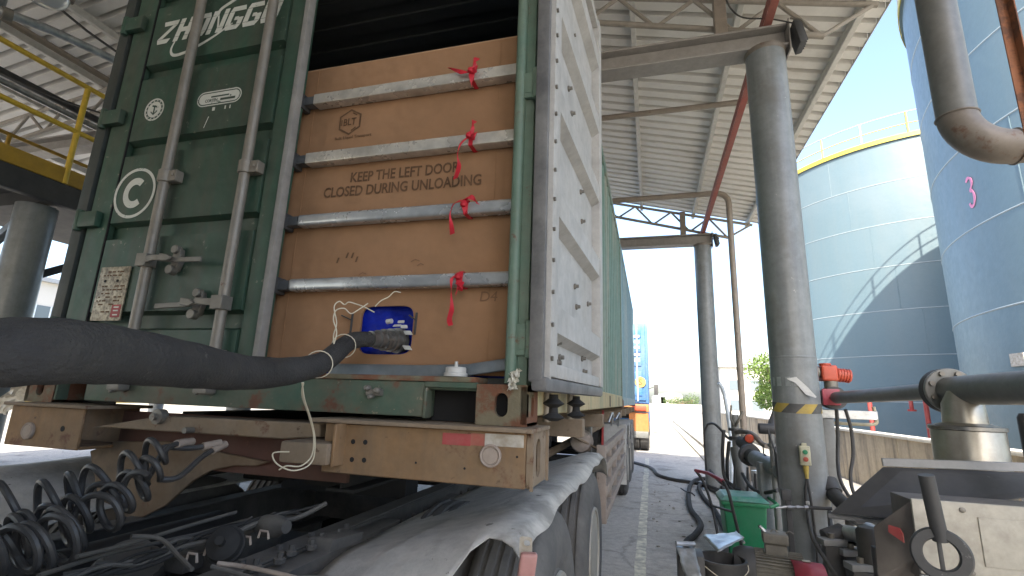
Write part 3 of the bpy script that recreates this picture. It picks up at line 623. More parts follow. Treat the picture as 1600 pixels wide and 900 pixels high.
# ---- decals on the left door
YD = .0205
def strokes(name, polys, parent, mt, o, sx, sz, shear, y=YD):
    q = MB()
    for pl in polys:
        P3 = [(o[0] + (a + b * shear) * sx, y, o[1] + b * sz) for a, b in pl]
        # front faces the viewer (-y)
        q.prism(P3, (0, -.0008, 0))
    return q.build(name, mt, parent, smooth=False)
def seg4(x0, z0, x1, z1): return [(x0, z0), (x1, z0), (x1, z1), (x0, z1)]
W_ = .9
G = {
 'Z': [[(0, 1), (.12, 1.0), (W_, 1), (W_, .80), (.1, .80)], [(W_ - .28, .78), (W_, .78), (.28, .22), (0, .22)], [(0, .20), (W_ - .1, .20), (W_ - .22, 0), (.1, 0)]],
 'H': [seg4(.05, .8, .32, 1), seg4(.05, .22, .32, .78), seg4(.05, 0, .32, .2), seg4(.62, .8, .89, 1), seg4(.62, .22, .89, .78), seg4(.62, 0, .89, .2), seg4(.32, .4, .62, .6)],
 'O': [[(.1, 1), (.8, 1), (.9, .8), (0, .8)], seg4(0, .22, .27, .78), seg4(.63, .22, .9, .78), [(0, .2), (.9, .2), (.8, 0), (.1, 0)]],
 'N': [seg4(.0, .8, .35, 1), seg4(.0, .22, .25, .78), seg4(.0, 0, .25, .2), [(.3, .78), (.38, .78), (.66, .22), (.55, .22)], seg4(.65, .8, .9, 1), seg4(.65, .22, .9, .78), seg4(.55, 0, .9, .2)],
 'G': [[(.1, 1), (.8, 1), (.9, .8), (0, .8)], seg4(0, .22, .27, .78), seg4(.63, .22, .9, .5), seg4(.42, .4, .63, .55), [(0, .2), (.9, .2), (.75, 0), (.12, 0)]],
 'U': [seg4(0, .8, .27, 1), seg4(0, .22, .27, .78), seg4(.63, .8, .9, 1), seg4(.63, .22, .9, .78), [(0, .2), (.9, .2), (.8, 0), (.1, 0)]],
}
for i, chh in enumerate('ZHONGGU'):
    strokes('logo_letter', G[chh], ld, M['decal'], (-.935 + i * .1125, 3.285), .1125, .135, .33)
sw = [Vector((-.80, YD, 3.285)), Vector((-.815, YD, 3.24)), Vector((-.80, YD, 3.205)), Vector((-.76, YD, 3.195)), Vector((-.68, YD, 3.21)), Vector((-.55, YD, 3.26)), Vector((-.43, YD, 3.325))]
sp = smooth_path(sw, 6)
MB().strip(sp, [Vector((-(sp[min(i + 1, len(sp) - 1)] - sp[max(i - 1, 0)]).normalized().z, 0, (sp[min(i + 1, len(sp) - 1)] - sp[max(i - 1, 0)]).normalized().x)) * (.003 + .006 * sin(pi * i / len(sp))) for i in range(len(sp))], .0006).build('logo_swoosh', M['decal'], ld, smooth=False)
s2 = smooth_path([Vector((-.545, YD, 3.39)), Vector((-.52, YD, 3.43)), Vector((-.44, YD, 3.47)), Vector((-.35, YD, 3.52)), Vector((-.22, YD, 3.56))], 6)
MB().strip(s2, Vector((-.004, 0, .008)), .0006).build('logo_swoosh', M['decal'], ld, smooth=False)
# C in a ring
cc = (-.85, 2.425)
def ring(cx, cz, r0, r1, y=YD, n=48, a0=0, a1=2 * pi, sx=1.0, sz=1.0):
    full = a1 - a0 > 6.28; v = []
    for k in range(n + 1):
        a = a0 + (a1 - a0) * k / n
        for rr in (r0, r1):
            for yy in (y, y - .0008): v.append((cx + rr * cos(a) * sx, yy, cz + rr * sin(a) * sz))
    f = []
    for k in range(n):
        b = 4 * k; f += [(b + 1, b + 3, b + 7, b + 5), (b + 2, b + 6, b + 7, b + 3), (b, b + 1, b + 5, b + 4)]
    return MB().add(v, f)
ring(*cc, .118, .133, sz=1.0).build('emblem_ring', M['decal'], ld, smooth=False)
ring(*cc, .044, .080, a0=radians(48), a1=radians(312), sx=.9).build('emblem_letter', M['decal'], ld, smooth=False)
# round seal with anchor-like emblem
rc = (-.84, 2.885)
ring(*rc, .056, .064).build('seal_ring', M['decal'], ld, smooth=False); ring(*rc, 0.0, .045).build('seal_disc', M['decal'], ld, smooth=False)
q = MB(); yq = YD - .0012
for k in range(14):
    a = 2 * pi * k / 14; q.obox((rc[0] + .051 * cos(a), YD - .0006, rc[1] + .051 * sin(a)), Vector((cos(a), 0, sin(a))) * .0025, Vector((0, .0004, 0)), Vector((-sin(a), 0, cos(a))) * .004)
q.build('seal_letters', M['decal'], ld, smooth=False)
q = MB().strip([Vector((rc[0] - .02, yq, rc[1] - .012)), Vector((rc[0], yq, rc[1] - .028)), Vector((rc[0] + .022, yq, rc[1] - .01))], Vector((0, 0, .004)), .0004).strip([Vector((rc[0], yq, rc[1] - .026)), Vector((rc[0], yq, rc[1] + .024))], Vector((.004, 0, 0)), .0004).strip([Vector((rc[0] - .016, yq, rc[1] + .022)), Vector((rc[0] + .016, yq, rc[1] + .014))], Vector((0, 0, .005)), .0004)
q.build('seal_anchor', M['green'], ld, smooth=False)
# pill-shaped steel grade badge
pc = Vector((-.425, YD, 2.895))
def pill(r, h, n=10): return [(h + r * cos(a), r * sin(a)) for a in [(-pi / 2 + pi * i / n) for i in range(n + 1)]] + [(-h + r * cos(a), r * sin(a)) for a in [(pi / 2 + pi * i / n) for i in range(n + 1)]]
o_, i_ = pill(.041, .095), pill(.035, .095); n = len(o_); v = []
for a, b in o_: v.append((pc.x + a, YD - .0008, pc.z + b))
for a, b in i_: v.append((pc.x + a, YD - .0008, pc.z + b))
MB().add(v, [(k, (k + 1) % n, n + (k + 1) % n, n + k) for k in range(n)]).build('badge_border', M['decal'], ld, smooth=False)
MB().add([(pc.x + a, YD - .0008, pc.z + b) for a, b in pill(.029, .095)], [tuple(range(n))]).build('badge_field', M['decal'], ld, smooth=False)
lettering('badge_text', 'CORTEN', M['green'], ld, (pc.x - .045, YD - .0013, pc.z - .012), (1, 0, 0), (0, 0, 1), .017, .075, bold=.01)
MB().box(pc.x + .01, pc.x + .1, YD - .0016, YD - .0012, pc.z - .018, pc.z - .006).box(pc.x - .05, pc.x + .06, YD - .0016, YD - .0012, pc.z + .004, pc.z + .012).build('badge_line', M['green'], ld)
for a, w_ in ((-.03, .016), (.045, .008), (.075, .006)): MB().box(pc.x + a, pc.x + a + w_, YD - .0008, YD, pc.z - .07, pc.z - .052).build('paint_chip', M['decal'], ld)
# safety approval plate
cp = MB().box(-.945, -.758, .012, .0195, 1.785, 2.045).build('data_plate', M['plate_metal'], ld, bevel=.003)
MB().box(-.822, -.765, .0112, .012, 1.80, 1.86).build('red_label', M['red_sticker'], cp)
for zq in (1.812, 1.832, 1.848): MB().box(-.808, -.778, .0104, .0111, zq - .003, zq + .003).build('label_mark', M['decal'], cp)
for xq in (-.90, -.822): MB().cyl((xq, .0125, 1.975), (xq, .010, 1.975), .0065, n=10).build('rivet_hole', M['black_in'], cp)
rq = random.Random(11)
for rowz in [2.02 - .0175 * k for k in range(12)]:
    xq = -.935 + rq.uniform(0, .03)
    while xq < (-.835 if rowz < 1.87 else -.785):
        wq = rq.uniform(.008, .03)
        if rq.random() < .7 and abs(rowz - 1.975) > .012: MB().box(xq, xq + wq, .0112, .012, rowz - .004, rowz + .003).build('plate_lettering', M['print'], cp)
        xq += wq + rq.uniform(.005, .015)
# scuffs on the door
for px, py, px2, py2 in ((326, 182, 318, 200),):
    a, b = Y(px, py, YD), Y(px2, py2, YD); MB().strip([a, b], Vector((.0015, 0, 0)), .0005).build('scratch', M['decal'], ld)

# ---- open right door, folded back along the container side
A, B = Vector((1.232, -.045, 0)), Vector((1.305, 1.125, 0)); dd = (B - A).normalized(); nn = Vector((dd.y, -dd.x, 0))   # nn points away from the container
DZ0, DZ1 = ZB + .155, ZT - .14; LD = (B - A).length
def dpt(s, n_, z): return A + dd * s + nn * n_ + Vector((0, 0, z))
def dbox(mb, s0, s1, n0, n1, z0, z1): return mb.obox(dpt((s0 + s1) / 2, (n0 + n1) / 2, (z0 + z1) / 2), dd * (s1 - s0) / 2, nn * (n1 - n0) / 2, Vector((0, 0, (z1 - z0) / 2)))
rd = dbox(MB(), .06, LD - .04, -.025, -.018, DZ0, DZ1).build('right_door', M['door_in'], ct)
for s0, s1 in ((.045, .125), (LD - .085, LD)): dbox(MB(), s0, s1, -.045, .03, DZ0, DZ1).build('door_stile', M['door_in'], rd, bevel=.006)
for z0, z1 in ((DZ0, DZ0 + .05), (DZ1 - .06, DZ1)): dbox(MB(), .126, LD - .086, -.045, .022, z0, z1).build('door_rail', M['door_in'], rd, bevel=.005)
for zc in (3.57, 3.12, 2.675, 2.23, 1.785):
    v = []
    for s in (.126, LD - .086):
        v += [dpt(s, -.0175, zc - .075), dpt(s, .027, zc - .05), dpt(s, .027, zc + .05), dpt(s, -.0175, zc + .075)]
    MB().add(v, [(0, 4, 5, 1), (1, 5, 6, 2), (2, 6, 7, 3), (0, 1, 2, 3), (7, 6, 5, 4)]).build('door_ridge', M['door_in'], rd, smooth=False)
# double rubber gasket along the near edge and the bottom
dbox(MB(), .0, .028, -.04, .012, DZ0 - .02, DZ1).build('gasket', M['gasket'], rd, bevel=.01)
dbox(MB(), .029, .0445, -.03, .03, DZ0 - .01, DZ1).build('gasket', M['door_in'], rd, bevel=.005)
dbox(MB(), .0, LD, -.03, .028, DZ0 - .05, DZ0 - .002).build('gasket', M['gasket'], rd, bevel=.014)
z = DZ0 + .06
while z < DZ1: MB().cyl(dpt(.036, .03, z), dpt(.036, .038, z), .008, n=8).build('rivet', M['forged'], rd); z += .115
for s, z in ((.45, 2.95), (.52, 2.86), (.75, 2.55), (.78, 2.40), (.62, 2.02), (.66, 1.93), (.95, 2.0), (.3, 1.64), (.34, 1.665), (.3, 1.72), (.35, 1.745), (.8, 1.62), (.84, 1.64), (.8, 1.70), (.52, 3.3), (.58, 3.22)):
    MB().lathe(dpt(s, -.018, z), nn, [(.014, 0), (.014, .008), (.009, .009), (.008, .022), (.0, .022)], 8).build('bolt', M['forged'], rd)
for s in (.33, .76):
    q = MB().cyl(dpt(s, -.06, DZ0 - .16), dpt(s, -.06, DZ1), .017, n=12).build('lock_rod', M['rod'], rd)
    MB().lathe(dpt(s, -.035, DZ0 - .155), (0, 0, 1), [(.018, 0), (.045, .012), (.02, .03), (.018, .05), (.045, .065), (.02, .085), (.018, .1)], 14).build('locking_cam', M['under'], rd)
for z in (3.90, 3.43, 2.70, 1.70):
    MB().box(XR_ - .055, XR_ + .012, -.006, .012, z - .055, z + .055).cyl((XR_ + .008, -.008, z - .065), (XR_ + .008, -.008, z + .065), .017, n=12).build('hinge', M['green_post'], ct, bevel=.004)
    MB().box(XR_ - .035, XR_ - .003, -.009, -.006, z - .035, z + .035).build('hinge_face', M['green_post'], ct, bevel=.002)
# tube edge on the post
MB().cyl((XR_ - .06, .008, ZB + .13), (XR_ - .06, .008, ZT - .12), .022, n=14).build('post_bead', M['green_post'], ct)

# ------------------------------------------------------------------ blue container behind it on the same trailer
c2 = thing('blue_container', 'weathered pale blue container behind the green one on the trailer', 'container', (0, 9, ZB))
corr(XR_ - .01, 6.16, 12.1, ZB + .16, ZT - .06, .036, .278, 1).build('side_wall', M['side_blue'], c2, ang=20)
corr(XL_ + .01, 6.16, 12.1, ZB + .16, ZT - .06, .036, .278, -1).build('side_wall', M['side_blue'], c2, ang=20)
for x0, x1 in ((XR_ - .05, XR_), (XL_, XL_ + .05)):
    MB().box(x0, x1, 6.2, 12.1, ZB + .02, ZB + .165).build('bottom_side_rail', M['side_blue'], c2, bevel=.006, seg=1); MB().box(x0, x1, 6.2, 12.1, ZT - .08, ZT).build('top_side_rail', M['side_blue'], c2, bevel=.006, seg=1)
    for y0 in (6.1, 12.05): MB().box(x0 - .02 * (x0 > 0), x1 + .0, y0, y0 + .1, ZB + .11, ZT).build('corner_post', M['side_blue'], c2, bevel=.008); 
    for y0 in (6.09, 12.03): MB().box(x0 - .1 * (x0 > 0), x1 + .1 * (x0 < 0) + .003, y0, y0 + .16, ZB - .01, ZB + .11).build('corner_casting', M['rusty'], c2, bevel=.006)
MB().box(XL_ + .05, XR_ - .05, 6.14, 12.1, ZT - .04, ZT - .01).build('roof_panel', M['side_blue'], c2); MB().box(XL_ + .05, XR_ - .05, 6.13, 6.15, ZB + .1, ZT - .05).build('end_wall', M['side_blue'], c2)
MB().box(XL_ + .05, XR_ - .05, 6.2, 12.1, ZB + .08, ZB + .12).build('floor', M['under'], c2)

# ------------------------------------------------------------------ cardboard bulkhead, steel bars, ribbons
cb = thing('cardboard_bulkhead', 'brown cardboard bulkhead board with printed text filling the open doorway', 'bulkhead', (0, .15, ZB + .15))
hole_o = ((.425 + .665) / 2, .135, (1.655 + 1.855) / 2)
cbm = MB().holeplate(hole_o, (1, 0, 0), (0, 0, 1), .36, .26, .12, .10, (0, .012, 0), n=40)
# square the hole a little: super-ellipse opening
hx0, hx1, hz0, hz1 = hole_o[0] - .18, hole_o[0] + .18, hole_o[2] - .13, hole_o[2] + .13
cbm = MB(); n = 48; O = []; I = []
for k in range(n):
    a = 2 * pi * (k + .5) / n; c_, s_ = cos(a), sin(a); sc = min(.18 / max(abs(c_), 1e-6), .13 / max(abs(s_), 1e-6)); O.append((hole_o[0] + c_ * sc, hole_o[2] + s_ * sc))
    e = .35; I.append((hole_o[0] + math.copysign(abs(c_) ** e, c_) * .121, hole_o[2] + math.copysign(abs(s_) ** e, s_) * .1))
O2 = []
for (a, b) in O:
    O2.append((a, b))
v = [(a, .135, b) for a, b in O2] + [(a, .135, b) for a, b in I] + [(a, .147, b) for a, b in O2] + [(a, .147, b) for a, b in I]
f = []
for k in range(n):
    j = (k + 1) % n; f += [(k, j, n + j, n + k), (2 * n + j, 2 * n + k, 3 * n + k, 3 * n + j), (n + k, n + j, 3 * n + j, 3 * n + k)]
cbm.add(v, f)
# corner fillers of the plate round the hole, then the rest of the board
for cx_ in (hx0, hx1):
    for cz_ in (hz0, hz1): pass
board = MB()
ZB0, ZB1 = ZB + .16, 3.05
def gridrect(x0, x1, z0, z1):
    nx_, nz_ = max(2, int((x1 - x0) / .03)), max(2, int((z1 - z0) / .03))
    board.add([(x0 + (x1 - x0) * i / nx_, .135, z0 + (z1 - z0) * j / nz_) for i in range(nx_ + 1) for j in range(nz_ + 1)], [(i * (nz_ + 1) + j, (i + 1) * (nz_ + 1) + j, (i + 1) * (nz_ + 1) + j + 1, i * (nz_ + 1) + j + 1) for i in range(nx_) for j in range(nz_)])
    board.box(x0, x1, .146, .15, z0, z1)
gridrect(-1.13, hx0, ZB0, ZB1); gridrect(hx1, 1.125, ZB0, ZB1); gridrect(hx0, hx1, hz1, ZB1); gridrect(hx0, hx1, ZB0, hz0)
board.v += []; board.add(cbm.v, cbm.f)
# close the four small corners left by the radial outer ring
for sx_ in (-1, 1):
    for sz_ in (-1, 1):
        cx_, cz_ = hole_o[0] + sx_ * .18, hole_o[2] + sz_ * .13
        near = sorted([p for p in O2 if (p[0] - hole_o[0]) * sx_ > 0 and (p[1] - hole_o[2]) * sz_ > 0], key=lambda p: (p[0] - cx_) ** 2 + (p[1] - cz_) ** 2)[:2]
        board.add([(near[0][0], .135, near[0][1]), (near[1][0], .135, near[1][1]), (cx_, .135, cz_)], [(0, 1, 2)])
board.build('board', M['card'], cb, ang=35)
MB().box(-1.13, 1.125, .133, .149, ZB1, ZB1 + .006).build('board_edge', M['card_edge'], cb)
# folded side flap of the board near the right post
MB().box(.985, .989, .1335, .135, ZB0, ZB1).build('fold_line', M['card_fold'], cb); MB().box(.045, .049, .1335, .135, ZB0, ZB1).build('fold_line', M['card_fold'], cb)
YT = .1345
lettering('print_line', 'KEEP THE LEFT DOOR', M['print'], cb, (.563, YT, 2.452), (1, 0, 0), (0, 0, 1), .05, .53, bold=.018)
lettering('print_line', 'CLOSED DURING UNLOADING', M['print'], cb, (.548, YT, 2.385), (1, 0, 0), (0, 0, 1), .05, .76, bold=.018)
hc = Vector((.262, YT, 2.735))
hexo = [(hc.x + .068 * sin(radians(60 * k)), hc.z + .068 * cos(radians(60 * k))) for k in range(6)]; hexi = [(hc.x + .058 * sin(radians(60 * k)), hc.z + .058 * cos(radians(60 * k))) for k in range(6)]
MB().add([(a, YT - .0006, b) for a, b in hexo + hexi], [(k, (k + 1) % 6, 6 + (k + 1) % 6, 6 + k) for k in range(6)]).build('logo_hexagon', M['print'], cb, smooth=False)
q = MB()
for k in (0, 2, 4):
    a, b = Vector((.047 * sin(radians(60 * k + 12)), 0, .047 * cos(radians(60 * k + 12)))), Vector((.047 * sin(radians(60 * k + 48)), 0, .047 * cos(radians(60 * k + 48)))); q.strip([hc + a + Vector((0, -.0003, 0)), hc + b + Vector((0, -.0003, 0))], (a + b).normalized() * .0028, .0003)
q.build('logo_bar', M['print'], cb, smooth=False)
lettering('logo_text', 'BLT', M['print'], cb, hc + Vector((0, 0, 0)), (1, 0, 0), (0, 0, 1), .036, .068, bold=.01)
lettering('print_line', 'Bulk Liquid Transport', M['print'], cb, (.285, YT, 2.655), (1, 0, 0), (0, 0, 1), .018, .195)
lettering('pencil_mark', 'D4', M['pencil'], cb, (.985, YT, 1.885), (1, 0, 0), (0, 0, 1), .04, .07, shear=.1)
for px, py in ((530, 408), (545, 400), (553, 400), (559, 406)):
    p = Y(px, py, YT); MB().strip([p + Vector((-.004, 0, -.012)), p + Vector((.004, 0, .012))], Vector((.004, 0, 0)), .0004).build('scuff', M['print'], cb)
for px, py, s in ((650, 408, .02), (658, 414, .015), (567, 428, .018)):
    p = Y(px, py, YT); MB().strip([p + Vector((-s, 0, -.004)), p + Vector((0, 0, .005)), p + Vector((s, 0, -.002))], Vector((0, 0, .002)), .0004).build('scuff', M['pencil'], cb)
def bulge(x, z):
    d_ = hypot(x - hole_o[0], z - hole_o[2]); k_ = max(0, min(1, (d_ - .2) / .18)); k_ = k_ * k_ * (3 - 2 * k_)
    w_ = abs(sin(pi * (z - 1.945) / .3)) ** 1.4 if z < 2.86 else abs(sin(pi * min(1, (z - 2.845) / .42))) ** 1.4
    e_ = max(0, min(1, (1.06 - x) / .12)) * max(0, min(1, (x - .06) / .1))
    return -k_ * (.010 * w_ * (.55 + .45 * sin(3.1 * x + 9 * z)) * e_ + .0018 * sin(21 * x + 4 * z) * sin(13 * z + 2 * x) * e_)
for ch_ in cb.children:
    if ch_.name.startswith('board_edge'): continue
    for v_ in ch_.data.vertices:
        if v_.co.y < .142: v_.co.y += bulge(v_.co.x, v_.co.z) - (0 if ch_.name == 'board' else .0018)
bars = []
for z, mt, lab in ((2.845, 'bar_light', 'topmost pale steel bar across the cardboard'), (2.54, 'bar_light', 'second steel bar from the top, below the hexagon logo'), (2.24, 'bar_zinc', 'third steel bar down, just below the printed warning'), (1.945, 'bar_zinc', 'lowest shiny steel bar, above the blue hatch')):
    t = thing('steel_bar', lab, 'steel bar', (.5, .1, z), 'steel bars holding the bulkhead')
    MB().box(.085, 1.118, .072, .128, z - .026, z + .026).build('bar', M[mt], t, bevel=.006 if mt == 'bar_light' else .016, seg=2 if mt == 'bar_light' else 4)
    MB().box(-1.1, .0845, .078, .122, z - .021, z + .021).build('sleeve', M['sleeve'], t, bevel=.004)
    MB().box(.0, .03, .056, .131, z - .037, z + .037).build('end_socket', M['darksteel'], t, bevel=.006)
# bent steel channel lying at the foot of the board
a = MB(); pts = [(.34, 1.588), (.72, 1.588), (.93, 1.595), (1.10, 1.622)]
v = []
for x, z in pts: v += [(x, .07, z - .022), (x, .075, z + .022), (x, .12, z + .026), (x, .115, z - .018)]
a.add(v, [(4 * i + k, 4 * i + (k + 1) % 4, 4 * i + 4 + (k + 1) % 4, 4 * i + 4 + k) for i in range(3) for k in range(4)] + [(3, 2, 1, 0), (12, 13, 14, 15)])
tag(a.build('steel_channel', M['channel'], bevel=.003, seg=1), 'dark bent steel channel lying along the foot of the cardboard', 'steel channel')
# red ribbons
def rib(lab, ctr, tails):
    t = thing('ribbon', lab, 'ribbon', ctr, 'red ribbons tied to the bars')
    c = Vector(ctr)
    lp = [c + Vector((.006 * sin(k), .058 + .0 - .0 + .0, 0)) for k in range(1)]
    # loop round the bar
    L = [c + Vector((0, -.031, -.028)), c + Vector((.002, -.034, .0)), c + Vector((.004, -.031, .028)), c + Vector((.004, .031, .029)), c + Vector((0, .031, -.029)), c + Vector((0, -.031, -.029))]
    MB().strip(L, Vector((.009, 0, 0)), .0008).build('loop', M['ribbon'], t)
    MB().lathe(c + Vector((0, -.052, .004)), (.3, 0, 1), [(.004, -.014), (.013, -.008), (.014, .004), (.006, .014)], 10).build('knot', M['ribbon'], t)
    for tl in tails:
        P_ = smooth_path([c + Vector(p) for p in tl], 5)
        n_ = len(P_); MB().strip(P_, [Vector((.0115 * cos(.16 * i), .004 * sin(i * .4), .006 * sin(.2 * i) + .003)) for i in range(n_)], .0007).build('tail', M['ribbon'], t)
rib('red ribbon tied round the topmost bar with a tail to the left', (.885, .1, 2.845), [[(0, -.04, .005), (-.03, -.05, .0), (-.06, -.045, .015), (-.105, -.04, .04)], [(0, -.045, .0), (.015, -.05, .025), (.01, -.05, .05), (.03, -.05, .06)], [(.0, -.05, 0), (.025, -.06, .012), (.03, -.06, -.004), (.0, -.05, -.004)], [(0, -.045, -.005), (.005, -.045, -.03), (0.004, -.04, -.06)]])
rib('red ribbon on the second bar hanging over the printed words', (.895, .1, 2.54), [[(0, -.045, .0), (.012, -.05, .03), (.01, -.05, .06), (.022, -.05, .068)], [(0, -.05, 0), (-.03, -.055, -.03), (-.045, -.05, -.075), (-.04, -.04, -.12), (-.055, -.035, -.175)], [(.0, -.05, -.0), (.03, -.06, .006), (.028, -.06, -.014), (.004, -.05, -.01)]])
rib('red ribbon on the third bar with a thin curling tail', (.89, .1, 2.24), [[(0, -.05, .02), (-.035, -.055, .01), (-.055, -.05, -.03), (-.05, -.045, -.075), (-.045, -.04, -.115)], [(0, -.045, .02), (.02, -.055, .032), (.045, -.05, .022), (.06, -.05, .0)], [(0, -.05, .01), (.008, -.05, -.02), (.005, -.045, -.035)]])
rib('long red ribbon hanging straight down from the lowest bar', (.885, .1, 1.945), [[(0, -.05, .0), (-.022, -.055, -.0), (-.024, -.05, -.06), (-.02, -.045, -.12), (-.03, -.04, -.16), (-.022, -.04, -.185)], [(0, -.045, .0), (.006, -.05, -.03), (-.006, -.05, -.07)], [(.0, -.05, -.02), (.02, -.06, -.03), (.024, -.06, -.045), (.006, -.05, -.05)]])

# flexible bag behind the board, its valve and the coupling
bg_ = thing('liquid_bag', 'shiny blue liquid bag with white fitting seen through the cardboard hatch', 'liquid bag', (.545, .25, 1.6))
v = []; n = 24
for i in range(n + 1):
    for j in range(n + 1):
        a, b = -1.0 + 2.0 * i / n, j / n
        x = .0 + 1.09 * a; zz = ZB + .152 + 1.3 * b; bul = .12 * (1 - a * a) * (1 - (2 * b - .55) ** 2 * .3)
        v.append((x, .275 - bul + .012 * sin(23 * a + 9 * b) * cos(17 * b + 5 * a), zz))
MB().add(v, [(i * (n + 1) + j, (i + 1) * (n + 1) + j, (i + 1) * (n + 1) + j + 1, i * (n + 1) + j + 1) for i in range(n) for j in range(n)]).build('bag_front', M['bag_blue'], bg_, ang=80)
MB().box(-1.08, 1.08, .36, 5.8, ZB + .152, ZB + 1.35).build('bag_body', M['bag_blue'], bg_, bevel=.1, seg=4)
vc = Vector((.59, .135, 1.712))
ax = Vector((-.26, -1, -.08)).normalized()
MB().lathe(vc, ax, [(.052, -.03), (.052, -.01), (.04, -.008), (.039, .015), (.047, .017), (.047, .03), (.034, .032)], 28).build('valve_flange', M['steel'], bg_)
for a_, b_ in ((.025, .075), (.06, .03), (.062, -.03), (.008, .06), (.04, .055)):
    c_ = vc + Vector((a_, -.006, b_)); MB().obox(c_, Vector((.014 + .1 * abs(a_ - .03), 0, .03 * (b_ - .04) * 8 * a_)), Vector((0, .004, 0)), Vector((-.2 * (a_ - .03), 0, .004 + .08 * a_))).build('valve_lug', M['white_plastic'], bg_, bevel=.004)
MB().tube([vc + Vector((-.035, -.012, .075)), vc + Vector((-.012, -.016, .077))], .010, 12).build('drain_cap', M['white_plastic'], bg_)
hs = thing('delivery_hose', 'thick dusty black hose running from the left edge to the blue hatch', 'hose', (.6, -.3, 1.5))
cp0 = vc + ax * .032
MB().lathe(cp0, ax, [(.040, 0), (.040, .013), (.034, .015), (.034, .022), (.043, .024), (.043, .034), (.034, .036), (.034, .058), (.037, .06), (.037, .066), (.031, .068), (.031, .10)], 28).build('coupling', M['steel'], hs)
u_, w_ = basis(ax)
for k in range(6):
    a = 2 * pi * k / 6; MB().cyl(cp0 + ax * .012 + (u_ * cos(a) + w_ * sin(a)) * .037, cp0 + ax * .04 + (u_ * cos(a) + w_ * sin(a)) * .037, .005, n=8).build('coupling_bolt', M['forged'], hs)
HP = [cp0 + ax * .07, cp0 + ax * .17 + Vector((-.02, 0, -.012)), D(505, 566, 1.56), D(450, 580, 1.34), D(380, 582, 1.10), D(300, 571, .85), D(200, 557, .685), D(100, 549, .585), D(0, 551, .545), D(-110, 560, .54), D(-260, 590, .56), (.35, -1.45, 1.40), (.02, -1.55, 1.32), (-.6, -1.65, 1.15), (-1.25, -1.7, .8), (-1.7, -1.8, .2), (-2.4, -1.9, .045), (-4.5, -2.4, .045)]
HP = smooth_path(HP, 7)
MB().tube(HP, [.0285 + .0105 * min(1, i / 24) + .0006 * sin(i * 1.3) for i in range(len(HP))], 24).build('hose_body', M['hose'], hs)
for i_, tw in ((9, .3), (15, .5)):
    p = HP[i_]; d_ = (HP[i_ + 1] - HP[i_ - 1]).normalized(); u2, w2 = basis(d_ + Vector((tw * .6, 0, .2)))
    MB().tube([p + (u2 * cos(2 * pi * k / 20) + w2 * sin(2 * pi * k / 20)) * .0418 for k in range(21)], .0018, 6).build('tie_wire', M['wire'], hs)
# wires
def wirething(lab, pts, r=.0021):
    return tag(MB().tube(smooth_path(pts, 6), r, 6).build('wire', M['wire']), lab, 'wire')
wirething('thin pale wire twisted up from the hose to the blue hatch', [D(523, 548, 1.66), D(521, 525, 1.67), D(526, 505, 1.68), D(522, 480, 1.68), D(530, 471, 1.69), D(538, 476, 1.70), D(545, 472, 1.70), D(556, 475, 1.72), D(570, 480, 1.73), D(585, 488, 1.74)])
wirething('second pale wire strand looping beside the blue hatch', [D(519, 545, 1.655), D(526, 520, 1.665), D(521, 500, 1.675), D(525, 485, 1.68), D(538, 482, 1.69), D(548, 490, 1.70), D(560, 484, 1.71), D(575, 474, 1.73)])
wirething('short curl of pale wire above the blue hatch', [D(586, 479, 1.74), D(595, 470, 1.75), D(607, 464, 1.76), D(616, 456, 1.76), D(626, 457, 1.77)])
wirething('long pale wire dangling from the hose to the trailer beam', [D(472, 598, 1.30), D(476, 625, 1.35), D(486, 655, 1.42), D(492, 685, 1.47), D(490, 715, 1.49), D(478, 730, 1.48), D(455, 735, 1.46), D(432, 724, 1.46), D(427, 708, 1.46), D(452, 706, 1.47)])
wirething('pale wire strand hanging beside the long one', [D(474, 598, 1.30), D(472, 618, 1.34), D(482, 648, 1.41), D(490, 680, 1.46), D(487, 712, 1.48), D(470, 728, 1.47), D(448, 728, 1.46), D(436, 734, 1.46)])
for px0, lab in (((551, 500), 'black plastic toggle left of the blue hatch'), ((651, 500), 'black plastic toggle right of the blue hatch')):
    p = Y(*px0, .128); s = 1 if px0[0] < 600 else 1
    t = thing('toggle', lab, 'toggle', p, 'black toggles beside the hatch')
    MB().bar(p + Vector((0, -.004, .03)), p + Vector((-.002, -.004, -.06)), .008, .008, (0, 1, 0)).build('stem', M['black_rubber'], t, bevel=.002, seg=1)
    MB().bar(p + Vector((-.055 if px0[0] < 600 else -.035, 0, .02)), p + Vector((0, -.004, -.002)), .005, .006, (0, 1, 0)).build('arm', M['black_rubber'], t)
# white cap standing on the sill
p = Y(712, 585, .03)
t = thing('white_cap', 'round white plastic cap standing on the container sill', 'cap', (p.x, .02, ZB + .149))
MB().lathe((p.x, .03, ZB + .149), (0, 0, 1), [(.043, 0), (.043, .012), (.038, .014), (.038, .03), (.034, .034), (.008, .035)], 28).build('cap_body', M['white_plastic'], t)
MB().cyl((p.x, .03, ZB + .18), (p.x, .03, ZB + .203), .007, .006, 10).build('knob', M['white_plastic'], t)
